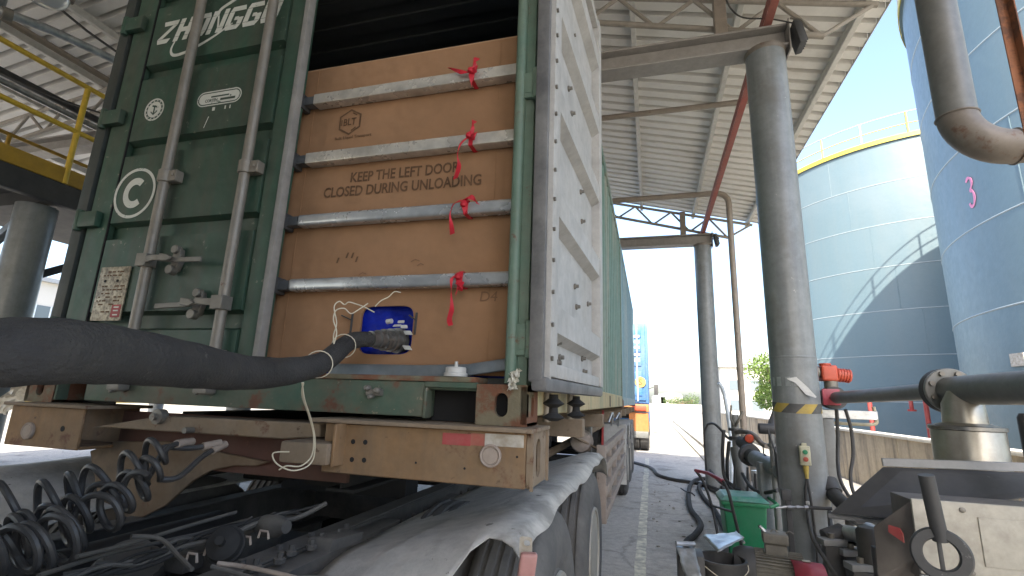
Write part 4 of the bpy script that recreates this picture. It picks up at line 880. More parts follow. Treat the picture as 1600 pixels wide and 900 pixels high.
# crumpled plastic caught at the corners
def crumple(lab, pts, seed, mt, push=(0, -.02, 0)):
    rr = random.Random(seed); P4 = [Vector(p) for p in pts]; n = 10; v = []
    for i in range(n + 1):
        for j in range(n + 1):
            a, b = i / n, j / n; p = (P4[0] * (1 - a) + P4[1] * a) * (1 - b) + (P4[3] * (1 - a) + P4[2] * a) * b
            v.append(p + Vector((rr.uniform(-1, 1), rr.uniform(-1.6, 1.0), rr.uniform(-1, 1))) * .009)
    o = MB().add(v, [(i * (n + 1) + j, (i + 1) * (n + 1) + j, (i + 1) * (n + 1) + j + 1, i * (n + 1) + j + 1) for i in range(n) for j in range(n)]).build('plastic_scrap', mt, smooth=False)
    sm = o.modifiers.new('thick', 'SOLIDIFY'); sm.thickness = .0012
    return tag(o, lab, 'plastic scrap')
crumple('crumpled cream plastic caught at the left corner of the container', [D(-15, 640, 2.55), D(10, 648, 2.5), D(62, 605, 2.5), D(30, 595, 2.55)], 5, M['cream_plastic'])
crumple('torn whitish plastic stuck beside the right corner post', [Y(793, 608, -.02), Y(806, 606, -.02), Y(812, 578, -.015), Y(800, 580, -.015)], 9, M['tape_white'])
# ------------------------------------------------------------------ trailer
tr = thing('container_trailer', 'dusty tan skeletal trailer carrying the two containers', 'trailer', (0, 4, 0))
BZ0, BZ1 = 1.222, 1.392
def bolster(x0, x1, yb):
    o = MB().box(x0, x1, -.06, -.048, BZ0, BZ1).box(x0, x1, yb, yb + .012, BZ0, BZ1).box(x0, x1, -.047, yb - .001, BZ0 + .0, BZ0 + .012)
    return o.build('front_bolster', M['tan'], tr, bevel=.004, seg=1)
bo = bolster(.452, 1.198, .17)
MB().box(.40, 1.222, -.085, .21, BZ1 + .0005, BZ1 + .0145).build('top_flange', M['tan_dusty'], bo, bevel=.004)
c = MB().holeplate((1.2, .06, (BZ0 + BZ1) / 2), (0, 1, 0), (0, 0, 1), .24, BZ1 - BZ0 - .002, .034, .062, (.012, 0, 0)); c.build('end_plate', M['tan_dusty'], bo)
MB().box(1.212, 1.222, -.06, -.05, BZ0 - .004, BZ1).box(1.212, 1.222, .18, .19, BZ0 - .004, BZ1).build('end_lip', M['tan_dusty'], bo)
bl = bolster(-1.19, -.74, .17)
MB().box(-1.21, -.70, -.085, .21, BZ1 + .0005, BZ1 + .0145).build('top_flange', M['tan_dusty'], bl, bevel=.004)
for px, py in ((552, 690), (571, 691), (550, 718), (569, 719)):
    p = Y(px, py, -.06); MB().cyl((p.x, -.0605, p.z), (p.x, -.0615, p.z), .0085, n=14).build('bolt_hole', M['black_in'], bo)
for px, py, b in ((767, 712, bo), (46, 673, bl)):
    p = Y(px, py, -.06); MB().lathe((p.x, -.059, p.z), (0, -1, 0), [(.036, 0), (.036, .01), (.032, .014), (.029, .012), (.027, .009), (.025, .012), (.0, .014)], 28).build('side_reflector', M['guard_grey'], b)
p = Y(98, 670, -.06); MB().cyl((p.x, -.0605, p.z), (p.x, -.0615, p.z), .012, n=12).build('bolt_hole', M['black_in'], bl)
for (px, py) in ((808, 714), (650, 723), (726, 732)):
    p = Y(px, py, -.06); MB().cyl((p.x, -.0605, p.z), (p.x, -.0615, p.z), .004, n=8).build('rivet', M['black_in'], bo)
def patch(px0, py0, px1, py1, mt, nm):
    a, b = Y(px0, py0, -.0615), Y(px1, py1, -.0615); MB().box(a.x, b.x, -.0622, -.0605, b.z, a.z).build(nm, mt, bo)
patch(692, 676, 735, 697, M['red_sticker'], 'reflective_tape'); patch(736, 677, 757, 697, mat('red_worn', (0.34, 0.08, 0.06), .7, dust=(0.3, 0.2, 0.14), damt=.7, ds=9), 'reflective_tape'); patch(758, 677, 818, 700, M['white_sticker'], 'reflective_tape')
# gooseneck in the middle: front lip, dark red web, curved side plate, stub bracket
MB().add([tuple(p) for p in (Y(252, 650, -.02), Y(500, 662, -.02), Y(500, 683, -.02), Y(440, 686, -.02), Y(165, 668, -.02), Y(140, 668, -.02))] + [tuple(p + Vector((0, .2, 0))) for p in (Y(252, 650, -.02), Y(500, 662, -.02), Y(500, 683, -.02), Y(440, 686, -.02), Y(165, 668, -.02), Y(140, 668, -.02))],
    [(0, 1, 2, 3, 4, 5), (11, 10, 9, 8, 7, 6)] + [(i, 6 + i, 6 + (i + 1) % 6, (i + 1) % 6) for i in range(6)]).build('neck_lip', M['tan_dusty'], tr, bevel=.004, seg=1)
MB().box(-.745, .45, .11, .13, 1.16, BZ1 - .01).build('neck_web', M['redbrown'], tr)
pl = [(140, 705), (180, 690), (260, 690), (420, 722), (400, 728), (365, 728), (330, 735), (300, 752), (258, 790), (215, 812), (160, 824)]
MB().prism([Y(a, b, .09) for a, b in pl], (0, .015, 0)).build('neck_side_plate', M['tan_dark'], tr, bevel=.003, seg=1)
a, b = Y(438, 690, -.14), Y(500, 728, -.14)
st = MB().box(a.x, b.x + .02, -.14, .05, b.z, a.z + .004).build('stub_bracket', M['tan_dusty'], tr, bevel=.012)
MB().box(b.x + .022, b.x + .034, -.12, .0, b.z - .004, BZ1).build('bracket_gusset', M['tan'], tr, bevel=.003, seg=1)
MB().lathe(Y(248, 651, -.03), (0, -1, 0), [(.03, -.02), (.03, .012), (.014, .014), (.014, .03)], 16).build('twist_lock', M['forged'], tr)
MB().lathe(Y(300, 660, -.03) + Vector((0, 0, -.03)), (0, -1, 0), [(.012, -.02), (.012, .03)], 10).build('air_union', M['forged'], tr)
# beams under the containers, coloured near-black to paint in the shade there
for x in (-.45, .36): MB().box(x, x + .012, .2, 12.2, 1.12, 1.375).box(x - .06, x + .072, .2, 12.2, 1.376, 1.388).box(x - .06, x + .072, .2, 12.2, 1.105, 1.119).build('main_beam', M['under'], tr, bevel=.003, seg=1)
for y0 in (1.6, 3.0, 4.3, 5.92, 7.3, 8.7, 10.1, 11.9):
    MB().box(-1.17, 1.16, y0, y0 + .12, 1.27, 1.385).build('cross_member', M['tan_dusty'], tr, bevel=.005, seg=1)
for s in (-1, 1):
    MB().box(s * .95 - .06, s * .95 + .06, 3.35, 3.5, .62, 1.27).box(s * .95 - .045, s * .95 + .045, 3.38, 3.47, .25, .63).box(s * .95 - .1, s * .95 + .1, 3.3, 3.55, .2, .249).build('landing_leg', M['greypipe'], tr, bevel=.006)
MB().cyl((-.95, 3.2, .85), (1.06, 3.2, .85), .03, n=10).build('leg_shaft', M['greypipe'], tr)
MB().cyl((.55, 3.0, .95), (1.05, 4.1, 1.25), .035, n=10).build('leg_brace', M['tan_dusty'], tr)
MB().lathe((.95, 3.05, 1.13), (0, 1, 0), [(.0, 0), (.09, .02), (.11, .1), (.09, .2), (.0, .23)], 18).build('air_reservoir', M['guard_grey'], tr)
MB().bar((.86, 2.95, 1.2), (1.12, 3.2, 1.05), .06, .015).build('brace_plate', M['tan_dusty'], tr)
# side guard
sg = MB().box(1.12, 1.2, 2.82, 2.88, .5, 1.13).build('side_guard', M['guard_grey'], tr, bevel=.008)
for y0 in (3.55, 4.3, 5.05, 5.8): MB().box(1.14, 1.19, y0, y0 + .07, .52, 1.10).build('guard_post', M['guard_grey'], sg, bevel=.005, seg=1)
for z0 in (.52, .71, .90, 1.05): MB().box(1.15, 1.205, 2.9, 6.1, z0, z0 + .07).build('guard_rail', M['guard_grey'], sg, bevel=.006, seg=1)
MB().bar((1.16, 2.95, 1.07), (1.13, 3.35, 1.40), .05, .02, (1, 0, 0)).build('red_lever', M['redpaint'], tr, bevel=.004)
MB().tube(smooth_path([(1.17, 3.5, 1.30), (1.2, 3.55, 1.38), (1.2, 3.7, 1.36), (1.18, 3.75, 1.26)], 5), .012, 8).build('hook', M['galv'], tr)
MB().tube(smooth_path([(1.17, 4.6, 1.30), (1.2, 4.65, 1.36), (1.2, 4.8, 1.34), (1.18, 4.85, 1.2)], 5), .012, 8).build('hook', M['galv'], tr)
# wheels (shared meshes)
def tyre_prof(w, r):
    p = [(.285, 0), (.30, .01), (.36, -.012), (.43, -.014), (.485, 0), (r - .012, .018), (r, .035)]
    g = []
    n = 4
    for k in range(n):
        a = .035 + (w - .07) * (k + .5) / n; g += [(r, a - .012), (r - .012, a - .009), (r - .012, a + .009), (r, a + .012)]
    q = [(r, w - .035), (r - .012, w - .018), (.485, w), (.43, w + .014), (.36, w + .012), (.30, w - .01), (.285, w)]
    return p + g + q
def make_wheel(parent, x_out, y, r=.52, s=1, w=.27):
    """dual wheel whose outer face stands at x_out"""
    for k in range(2):
        o_ = (x_out - s * k * .30, y, r - .012)
        t = MB().lathe(o_, (-s, 0, 0), tyre_prof(w, r), 48, closed=True).build('tyre', M['tyre'], parent, ang=50)
        if k == 0:
            rim = MB().lathe(o_, (-s, 0, 0), [(.292, .0), (.288, -.012), (.272, -.01), (.265, .03), (.25, .10), (.225, .13), (.12, .13), (.115, .06), (.1, .05), (.0, .05)], 36).build('rim', M['rim'], parent)
            for j in range(10):
                a = 2 * pi * j / 10; c_ = Vector((x_out - s * .13, y + .168 * cos(a), r - .012 + .168 * sin(a))); MB().cyl(c_, c_ + Vector((s * .03, 0, 0)), .014, n=6).build('wheel_nut', M['forged'], rim)
    return t
for y in (7.35, 8.65, 9.95):
    for s in (1, -1): make_wheel(tr, s * 1.17, y, s=s)
    MB().cyl((-1.1, y, .5), (1.1, y, .5), .06, n=12).build('axle', M['under'], tr)
    pts = [(0, y + .66 * cos(a), .51 + .62 * sin(a)) for a in [radians(q) for q in range(20, 165, 12)]]
    MB().strip([Vector((1.0, p[1], p[2])) for p in pts], Vector((.19, 0, 0)), .003).build('wheel_cover', M['mudguard'], tr)
    MB().strip([Vector((-1.0, p[1], p[2])) for p in pts], Vector((.19, 0, 0)), .003).build('wheel_cover', M['mudguard'], tr)
MB().box(.85, 1.19, 6.62, 6.64, .25, 1.15).build('mud_flap', M['mudguard'], tr)

# ------------------------------------------------------------------ tractor unit chassis
tc = thing('truck_tractor', 'dusty dark rear chassis of the truck tractor under the trailer front', 'truck', (0, 0, 0))
for x0, x1, zt in ((.345, .43, .985), (-.56, -.475, .955)):
    s = 1 if x0 > 0 else -1; xe = x1 if s > 0 else x0
    q = MB().box(x0, x1, -3.4, 2.7, zt - .01, zt).box(x0, x1, -3.4, 2.7, zt - .27, zt - .26).box(xe - .009 if s > 0 else xe, xe if s > 0 else xe + .009, -3.4, 2.7, zt - .259, zt - .011)
    fr = q.build('frame_rail', M['frame'], tc, bevel=.003, seg=1)
    for k in range(22):
        y = -1.2 + k * .13
        for zz in (zt - .07, zt - .19): MB().cyl((xe, y, zz), (xe + s * .016, y, zz), .013, n=6).build('frame_bolt', M['frame'], fr)
    for k in range(8): MB().cyl(((x0 + x1) / 2, -1.1 + k * .16, zt), ((x0 + x1) / 2, -1.1 + k * .16, zt + .014), .012, n=6).build('frame_bolt', M['frame'], fr)
for y0 in (-1.0, -.1, 1.2, 2.5): MB().box(-.47, .34, y0, y0 + .1, .74, .9).build('cross_member', M['frame'], tc, bevel=.01)
# suspension bracket with bolts between rail and mudguard
sb = MB().prism([(.435, -.35, .97), (.435, .45, .97), (.435, .25, .70), (.435, -.15, .66)], (.09, 0, 0)).build('suspension_bracket', M['frame'], tc, bevel=.012)
for k in range(6): MB().cyl((.524, -.25 + k * .11, .90 - .02 * (k % 2)), (.55, -.25 + k * .11, .90 - .02 * (k % 2)), .02, n=6).build('bracket_bolt', M['frame'], sb)
MB().obox((.49, .02, .985), (.05, 0, 0), (.02, .07, 0), (0, .01, .02)).build('spring_clamp', M['frame'], tc, bevel=.012)
for q_ in range(7): MB().lathe((.455 + .02 * (q_ % 2), -.32 + q_ * .075, .985), (.1, 0, 1), [(.018, 0), (.018, .012), (.009, .014), (.009, .03), (.0, .031)], 6).build('clamp_nut', M['frame'], tc)
for y in (.55, 1.9): MB().cyl((-1.0, y, .51), (1.0, y, .51), .09, n=16).lathe((-.07, y, .51), (0, 1, 0), [(.0, -.22), (.12, -.2), (.2, -.08), (.21, .05), (.15, .17), (.0, .2)], 20).build('drive_axle', M['under'], tc)
# fifth wheel
fw_ = MB().prism([(-.42, .55, 1.10), (-.30, .40, 1.08), (-.1, .40, 1.08), (-.06, .75, 1.10), (.0, .75, 1.10), (.04, .40, 1.08), (.24, .40, 1.08), (.36, .55, 1.10), (.36, 1.15, 1.10), (.2, 1.35, 1.10), (-.26, 1.35, 1.10), (-.42, 1.15, 1.10)], (0, 0, .04)).build('fifth_wheel', M['under'], tc, bevel=.008)
MB().box(-.45, .33, .85, 1.0, .96, 1.10).build('fifth_wheel_mount', M['under'], tc, bevel=.01)
MB().box(-.40, .30, -.12, .38, .86, .89).build('deck_plate', M['under'], tc, bevel=.004)
MB().cyl((-.3, -.35, .86), (-.3, .3, .86), .1, n=18).build('air_tank', M['under'], tc); MB().cyl((.08, -.9, .80), (.08, -.2, .8), .11, n=18).build('air_tank', M['under'], tc)
MB().lathe((-.02, -.32, .9), (.2, -.3, 1), [(.10, -.05), (.11, 0), (.1, .05), (.06, .08), (.06, .1)], 18).build('brake_chamber', M['frame'], tc)
MB().box(.02, .2, -.2, .1, .9, 1.0).box(.05, .15, -.28, -.2, .92, .97).build('valve_block', M['frame'], tc, bevel=.01)
for i, pts in enumerate(([D(205, 838, 1.35), D(250, 842, 1.4), D(280, 870, 1.35), D(300, 890, 1.3)], [D(340, 880, 1.35), D(380, 885, 1.35), D(430, 895, 1.3), D(470, 905, 1.25)], [D(330, 885, 1.3), D(360, 893, 1.3), D(400, 905, 1.28)], [D(120, 870, 1.25), D(200, 850, 1.4), D(300, 820, 1.6), D(370, 800, 1.7)], [D(60, 900, 1.15), D(160, 868, 1.35), D(260, 845, 1.55), D(330, 830, 1.65)])):
    MB().tube(smooth_path(pts, 6), .006, 8).build('air_line', M['frame'] if i != 1 else M['guard_grey'], tc)
lfx = .53
for q_ in range(6):
    h_ = .75 - q_ * .09; lf_ = [Vector((lfx, .30 + h_ * (k / 10 * 2 - 1), .90 - q_ * .017 + .07 * (k / 10 * 2 - 1) ** 2)) for k in range(11)]
    MB().strip(lf_, Vector((.035, 0, 0)), .0075).build('spring_leaf', M['frame'], tc)
for y_ in (.18, .42): MB().tube([(lfx - .04, y_, .80), (lfx - .04, y_, .93), (lfx - .03, y_, .95), (lfx + .03, y_, .95), (lfx + .04, y_, .93), (lfx + .04, y_, .80)], .010, 8).build('u_bolt', M['frame'], tc)
bc_ = D(352, 852, 1.5)
MB().lathe(bc_, (.3, -.5, .25), [(.0, -.06), (.03, -.055), (.046, -.04), (.05, -.01), (.056, -.008), (.056, .004), (.05, .006), (.046, .035), (.028, .05), (.012, .054), (.012, .09)], 24).build('spring_brake', M['under'], tc)
bc2 = D(425, 822, 1.62)
MB().lathe(bc2, (1, -.2, .1), [(.0, -.07), (.02, -.07), (.024, -.05), (.034, -.035), (.034, .03), (.024, .045), (.02, .07), (0, .07)], 18).build('torque_arm_bush', M['frame'], tc)
rw_ = random.Random(8)
for q_ in range(9):
    a_ = D(60 + q_ * 12, 905 - q_ * 4, 1.2 + .02 * q_); b_ = D(400 + q_ * 14, 800 - q_ * 3, 1.75); pts_ = [a_ + (b_ - a_) * k_ / 6 + Vector((rw_.uniform(-.02, .02), 0, rw_.uniform(-.018, .018) - .03)) for k_ in range(7)]
    MB().tube(smooth_path(pts_, 5), rw_.choice([.004, .006, .008]), 6).build('chassis_cable', M['under'] if q_ % 2 else M['frame'], tc)
for q_ in range(5):
    c_ = D(300 + q_ * 28, 872 - q_ * 9, 1.42 + q_ * .04); MB().tube([c_ + Vector((-.02, 0, -.01)), c_ + Vector((-.015, 0, .012)), c_ + Vector((.015, 0, .012)), c_ + Vector((.02, 0, -.01))], .004, 6).build('cable_clip', M['guard_grey'], tc)
for y in (.55, 1.9):
    make_wheel(tc, 1.195, y, r=.525); make_wheel(tc, -1.26, y, r=.525, s=-1)
# unseen tractor cab behind the viewer's left shoulder, added to block light
cabp = MB().box(-1.27, 1.18, -4.6, -2.12, .75, 3.9).build('cab', M['truck_white'], tc, bevel=.12, seg=4)
MB().box(-.8, .7, -2.119, -2.09, 2.0, 2.7).build('rear_window', M['glass'], cabp, bevel=.01)
for s_, xx in ((1, 1.17), (-1, -1.26)): make_wheel(tc, xx, -3.6, r=.525, s=s_)
# mudguards
def guard(xa, xb, s):
    ny, nx = 56, 16; v = []; rg = random.Random(4)
    for i in range(ny + 1):
        for j in range(nx + 1):
            t = j / nx; x = xa + (xb - xa) * t
            q_ = max(0, min(1, (t - .60) / .2)); y0_ = -.38 + .22 * q_ * q_ * (3 - 2 * q_) + .018 * sin(17 * t)
            y = y0_ + (2.6 - y0_) * i / ny
            z = .985 + .14 * min(1, t * 1.25) ** 1.2
            z += .008 * cos((y - .55) / 1.35 * 2 * pi) * (.4 + .6 * t)
            if y < -.02: z -= 1.15 * (y + .02) ** 2 * (.8 + .5 * t)
            if y > 2.2: z -= 1.1 * (y - 2.2) ** 2
            e = max(0, t - .92) / .08; z -= .035 * e * e
            z += .003 * sin(7 * y + 3 * x) * t + .005 * sin(19 * y + 2) * e
            fold = math.exp(-((x - .80 - .25 * (y + .1)) / .018) ** 2) * max(0, min(1, (.45 - y) * 3)); z += .012 * fold
            v.append((x + .006 * sin(11 * y) * e, y, z))
    o = MB().add(v, [(i * (nx + 1) + j, (i + 1) * (nx + 1) + j, (i + 1) * (nx + 1) + j + 1, i * (nx + 1) + j + 1) for i in range(ny) for j in range(nx)]).build('mudguard', M['mudguard'], tc, ang=60)
    sm = o.modifiers.new('thick', 'SOLIDIFY'); sm.thickness = .005; return o
mg = guard(.585, 1.235, 1); mg2 = guard(-.66, -1.31, -1)
# torn front sheet of the mudguard, lower and nearer
v = []; n = 14
for i in range(n + 1):
    for j in range(n + 1):
        a, b = i / n, j / n; x = .50 + .50 * b; y = -1.05 + .72 * a
        z = .955 + .02 * sin(2.2 * b + .4) - .20 * (1 - a) ** 1.5 + .035 * sin(pi * b) + .006 * sin(9 * a + 4 * b)
        v.append((x, y, z))
o = MB().add(v, [(i * (n + 1) + j, (i + 1) * (n + 1) + j, (i + 1) * (n + 1) + j + 1, i * (n + 1) + j + 1) for i in range(n) for j in range(n)]).build('mudguard_front', M['mudguard'], tc, ang=60)
sm = o.modifiers.new('thick', 'SOLIDIFY'); sm.thickness = .005
# tail lamp on its bracket
lp = Y(824, 884, -.30)
lm = MB().obox(lp, Vector((.021, .006, 0)), Vector((-.004, .013, 0)), Vector((.004, 0, .031))).build('tail_lamp', M['pink_lamp'], tc, bevel=.008, seg=3)
MB().holeplate(lp + Vector((-.010, .018, .038)), (1, 0, 0), (0, 0, 1), .034, .05, .009, .007, (0, .003, 0), hc=(.003, .010)).build('lamp_bracket', M['white_sticker'], lm)
MB().box(lp.x - .02, lp.x + .012, lp.y + .024, lp.y + .03, lp.z - .25, lp.z + .03).build('lamp_stay', M['frame'], lm)

# ------------------------------------------------------------------ coiled air hoses between tractor and trailer
def coil(lab, p0, p1, p_end, p_start, turns, r, ph):
    P0, P1 = Vector(p0), Vector(p1); d = (P1 - P0); u, w = basis(d); n = turns * 18; pts = []
    rr = random.Random(int(ph * 100) + 3); jit = [rr.uniform(.72, 1.28) for _ in range(turns + 2)]; sh = [Vector((rr.uniform(-.03, .03), rr.uniform(-.03, .03), rr.uniform(-.025, .025))) for _ in range(turns + 2)]
    for i in range(n + 1):
        t = i / n; a = ph + 2 * pi * turns * t; k = int(t * turns); f_ = t * turns - k
        jr = r * (jit[k] * (1 - f_) + jit[k + 1] * f_); off = sh[k] * (1 - f_) + sh[k + 1] * f_
        pts.append(P0 + d * t + (u * cos(a) * jr + w * sin(a) * jr) + off + Vector((0, 0, -.05 * 4 * t * (1 - t))))
    pts = smooth_path([Vector(p) for p in p_end] + [pts[0]], 6)[:-1] + pts + smooth_path([pts[-1]] + [Vector(p) for p in p_start], 6)[1:]
    t_ = thing('coiled_air_hose', lab, 'air hose', pts[len(pts) // 2], 'coiled air hoses')
    MB().tube(pts, .0095, 8).build('coil', M['coil'], t_)
    MB().tube(pts[:5], .014, 10).build('end_fitting', M['guard_grey'], t_)
    return t_
coil('uppermost coiled black air hose, under the trailer beam', D(262, 700, 1.62), D(-40, 800, 1.30), [D(345, 692, 1.8), D(300, 700, 1.72)], [D(-120, 840, 1.2)], 7, .06, .4)
coil('middle coiled black air hose with long loops', D(238, 735, 1.56), D(-40, 845, 1.22), [D(352, 694, 1.82), D(318, 712, 1.72), D(280, 745, 1.6)], [D(-130, 880, 1.15)], 8, .062, 2.1)
coil('lowest coiled black air hose, nearest the chassis rail', D(205, 770, 1.46), D(-30, 870, 1.15), [D(300, 690, 1.75), D(262, 700, 1.62), D(232, 745, 1.52)], [D(-130, 900, 1.1)], 7, .054, 4.0)

# ------------------------------------------------------------------ blue truck ahead
bt = thing('blue_truck', 'bright blue container truck with orange rear lights standing farther along', 'truck', (.3, 18, 0))
TX0, TX1, TY = -.92, 1.52, 15.0
MB().box(TX0, TX1, TY + .05, TY + 6.0, 1.5, 4.08).build('container_body', M['truck_blue'], bt, bevel=.02)
for x0, x1 in ((TX0, .28), (.32, TX1)):
    dr = MB().box(x0 + .02, x1 - .08, TY, TY + .049, 1.58, 4.0).build('rear_door', M['truck_blue'], bt, bevel=.01)
    for k in range(5): MB().box(x0 + .12, x1 - .2, TY - .03, TY - .001, 1.72 + k * .47, 2.02 + k * .47).build('door_panel', M['truck_blue'], dr, bevel=.02)
    for f_ in (.35, .72): MB().cyl((x0 + (x1 - x0) * f_, TY - .06, 1.55), (x0 + (x1 - x0) * f_, TY - .06, 4.02), .022, n=10).build('lock_rod', M['truck_white'], dr)
    for zz in (3.6, 3.42, 3.24, 3.0, 2.82): MB().box(x0 + .3, x1 - .25, TY - .036, TY - .031, zz, zz + .08).build('door_marking', M['truck_white'], dr)
for x in (TX0 + .04, TX1 - .04): MB().box(x - .04, x + .04, TY - .02, TY + .06, 1.5, 4.08).build('corner_post', M['truck_blue'], bt, bevel=.01)
sp_ = Y(1000.5, 597, TY - .05)
sd = MB().lathe((sp_.x, TY - .035, sp_.z), (0, -1, 0), [(.17, 0), (.17, .012), (.0, .012)], 28).build('route_badge', M['hazard_y'], bt)
lettering('badge_letter', 'S', M['rustpole'], sd, (sp_.x, TY - .049, sp_.z), (1, 0, 0), (0, 0, 1), .2, bold=.03)
MB().box(TX0, TX1, TY - .1, TY + .1, 1.22, 1.46).build('rear_beam', M['truck_orange'], bt, bevel=.02)
for x in (TX0 + .3, TX1 - .3):
    l = MB().box(x - .22, x + .22, TY - .16, TY - .105, 1.26, 1.42).build('tail_lamp', M['orange'], bt, bevel=.02)
for q0_, q1_ in ((.9, TX1 - .02), (TX0 + .02, -.3)): MB().box(q0_, q1_, TY - .05, TY - .03, .62, 1.2).build('mud_flap', M['truck_orange'], bt)
MB().box(TX0 + .05, TX1 - .03, TY - .12, TY - .06, .42, .62).build('bumper', M['greypipe'], bt, bevel=.02)
MB().box(-.4, .9, TY + .2, TY + 12, 1.0, 1.4).build('chassis', M['under'], bt)
for y in (TY + .75, TY + 2.1):
    make_wheel(bt, TX1 - .03, y); make_wheel(bt, TX0 + .03, y, s=-1)
MB().tube([(TX1 + .0, TY + 9.0, 2.2), (TX1 + .25, TY + 9.0, 2.3)], .02, 8).obox((TX1 + .33, TY + 9.0, 2.15), Vector((.1, 0, 0)), Vector((0, .05, 0)), Vector((0, 0, .25))).build('wing_mirror', M['darksteel'], bt, bevel=.02)
MB().box(TX0, TX1, TY + 7.3, TY + 9.4, .6, 3.2).build('cab', M['truck_blue'], bt, bevel=.1, seg=3)
for s_, xx in ((1, TX1 - .03), (-1, TX0 + .03)): make_wheel(bt, xx, TY + 8.6, s=s_)
# ------------------------------------------------------------------ right side: pipes
vp = Vector((3.15, 1.15, 0))
t = thing('overhead_pipe', 'large dark grey pipe dropping at top right with a rusty elbow', 'pipe', (3.15, 1.15, 2.8))
zE = 3.0
MB().cyl((vp.x, vp.y, zE), (vp.x, vp.y, 6.5), .084, n=28).build('vertical_run', M['greypipe'], t)
el = [Vector((vp.x + .2 * (1 - cos(a)), vp.y - .02 * sin(a), zE - .2 * sin(a))) for a in [radians(q) for q in range(0, 91, 9)]]
MB().tube(el, .085, 28).build('elbow', M['rustpipe'], t)
MB().cyl(el[-1], el[-1] + Vector((2.2, -.05, 0)), .084, n=28).build('horizontal_run', M['rustpipe'], t)
MB().tube([Vector((vp.x, vp.y, zE)) + Vector((cos(a), sin(a), 0)) * .086 for a in [2 * pi * k / 28 for k in range(29)]], .006, 6).build('weld_ring', M['rustpipe'], t)
MB().tube([el[-1] + Vector((0, cos(a), sin(a))) * .086 for a in [2 * pi * k / 28 for k in range(29)]], .006, 6).build('weld_ring', M['rustpipe'], t)
rp = D(1578, 60, 2.25)
t = thing('angle_post', 'rusty orange steel angle post at the top right corner', 'post', (rp.x, rp.y, 0))
MB().box(rp.x - .022, rp.x + .022, rp.y, rp.y + .006, 1.9, 6.2).box(rp.x + .016, rp.x + .022, rp.y - .04, rp.y - .001, 1.9, 6.2).build('angle', M['rustpole'], t, bevel=.001, seg=1)
MB().box(rp.x - .06, rp.x + .06, rp.y - .06, rp.y + .05, 1.86, 1.899).build('foot', M['rustpole'], t)

pl_ = thing('pipeline', 'heavy grey pipe with bolted flanges running past the steel vessel', 'pipe', (3.06, 1.4, 1.63))
px_, pz_ = 3.05, 1.615
MB().cyl((px_, -1.6, pz_), (px_, 1.38, pz_), .069, n=28).build('pipe', M['greypipe'], pl_)
for y0, y1, mt in ((1.38, 1.405, 'greypipe'), (1.408, 1.452, 'darksteel')):
    f_ = MB().lathe((px_, y0, pz_), (0, 1, 0), [(.06, 0), (.108, .0), (.112, .004), (.112, y1 - y0 - .004), (.108, y1 - y0), (.05, y1 - y0)], 36).build('flange', M[mt], pl_)
    for k in range(8):
        a = 2 * pi * (k + .5) / 8; c_ = Vector((px_ + .089 * cos(a), y0, pz_ + .089 * sin(a))); MB().cyl(c_ + Vector((0, -.014, 0)), c_ + Vector((0, (y1 - y0) + .012, 0)), .013, n=6).build('flange_bolt', M['forged'], f_)
MB().lathe((px_, 1.452, pz_), (0, 1, 0), [(.075, 0), (.07, .03), (.048, .10), (.046, .12)], 28).build('reducer', M['darksteel'], pl_)
MB().cyl((px_, 1.57, pz_), (px_ - .02, 2.98, pz_ - .02), .046, n=20).build('pipe', M['greypipe'], pl_)
vs_ = thing('filter_vessel', 'round stainless steel vessel below the flanged pipe', 'vessel', (3.03, 1.25, .2))
MB().lathe((3.03, 1.27, .25), (0, 0, 1), [(.13, 0), (.137, .02), (.137, 1.17), (.13, 1.19), (.123, 1.20), (.085, 1.21), (.08, 1.30), (.05, 1.36)], 40).build('vessel_body', M['vessel'], vs_)
MB().lathe((3.03, 1.27, 1.425), (0, 0, 1), [(.136, 0), (.144, .004), (.144, .02), (.136, .024)], 40).build('clamp_ring', M['steel'], vs_)
for k in range(3):
    a = 2 * pi * k / 3; MB().cyl((3.03 + .1 * cos(a), 1.27 + .1 * sin(a), .06), (3.03 + .1 * cos(a), 1.27 + .1 * sin(a), .27), .02, n=10).build('leg', M['vessel'], vs_)
MB().tube(smooth_path([(3.16, 1.22, 1.15), (3.24, 1.18, 1.2), (3.29, 1.15, 1.30), (3.30, 1.12, 1.1), (3.3, 1.1, .6)], 6), .035, 16).build('side_elbow', M['galv'], vs_)
t = thing('black_post', 'short black pipe end standing at the right edge', 'pipe', (3.4, 1.2, .06))
q = D(1604, 680, 2.3); MB().lathe((q.x + .03, q.y, .06), (0, 0, 1), [(.05, 0), (.05, q.z + .08 - .06), (.04, q.z + .1 - .06)], 20).build('pipe', M['darksteel'], t); MB().lathe((q.x + .03, q.y, .06), (0, 0, 1), [(.09, 0), (.09, .02)], 20).build('foot', M['darksteel'], t)

# valve with orange electric actuator
av = thing('valve_actuator', 'bright orange finned electric actuator on a valve behind the near column', 'actuator', (3.03, 3.08, 1.6))
MB().lathe((3.03, 2.98, pz_ - .02), (0, 1, 0), [(.05, 0), (.09, .002), (.09, .03), (.06, .032), (.06, .10), (.09, .102), (.09, .13), (.05, .132)], 28).build('valve_body', M['darksteel'], av)
MB().box(2.93, 3.06, 2.95, 2.979, pz_ - .08, pz_ + .05).build('tag_plate', M['crimson'], av, bevel=.01)
MB().cyl((3.03, 3.05, pz_ + .05), (3.03, 3.05, pz_ + .12), .05, n=16).build('yoke', M['forged'], av)
ab = MB().box(2.955, 3.075, 2.99, 3.12, pz_ + .115, pz_ + .245).build('gear_housing', M['orange'], av, bevel=.02, seg=3)
mo = MB().cyl((3.076, 3.05, pz_ + .17), (3.18, 3.05, pz_ + .16), .05, n=24).build('motor_can', M['orange'], av, bevel=.008)
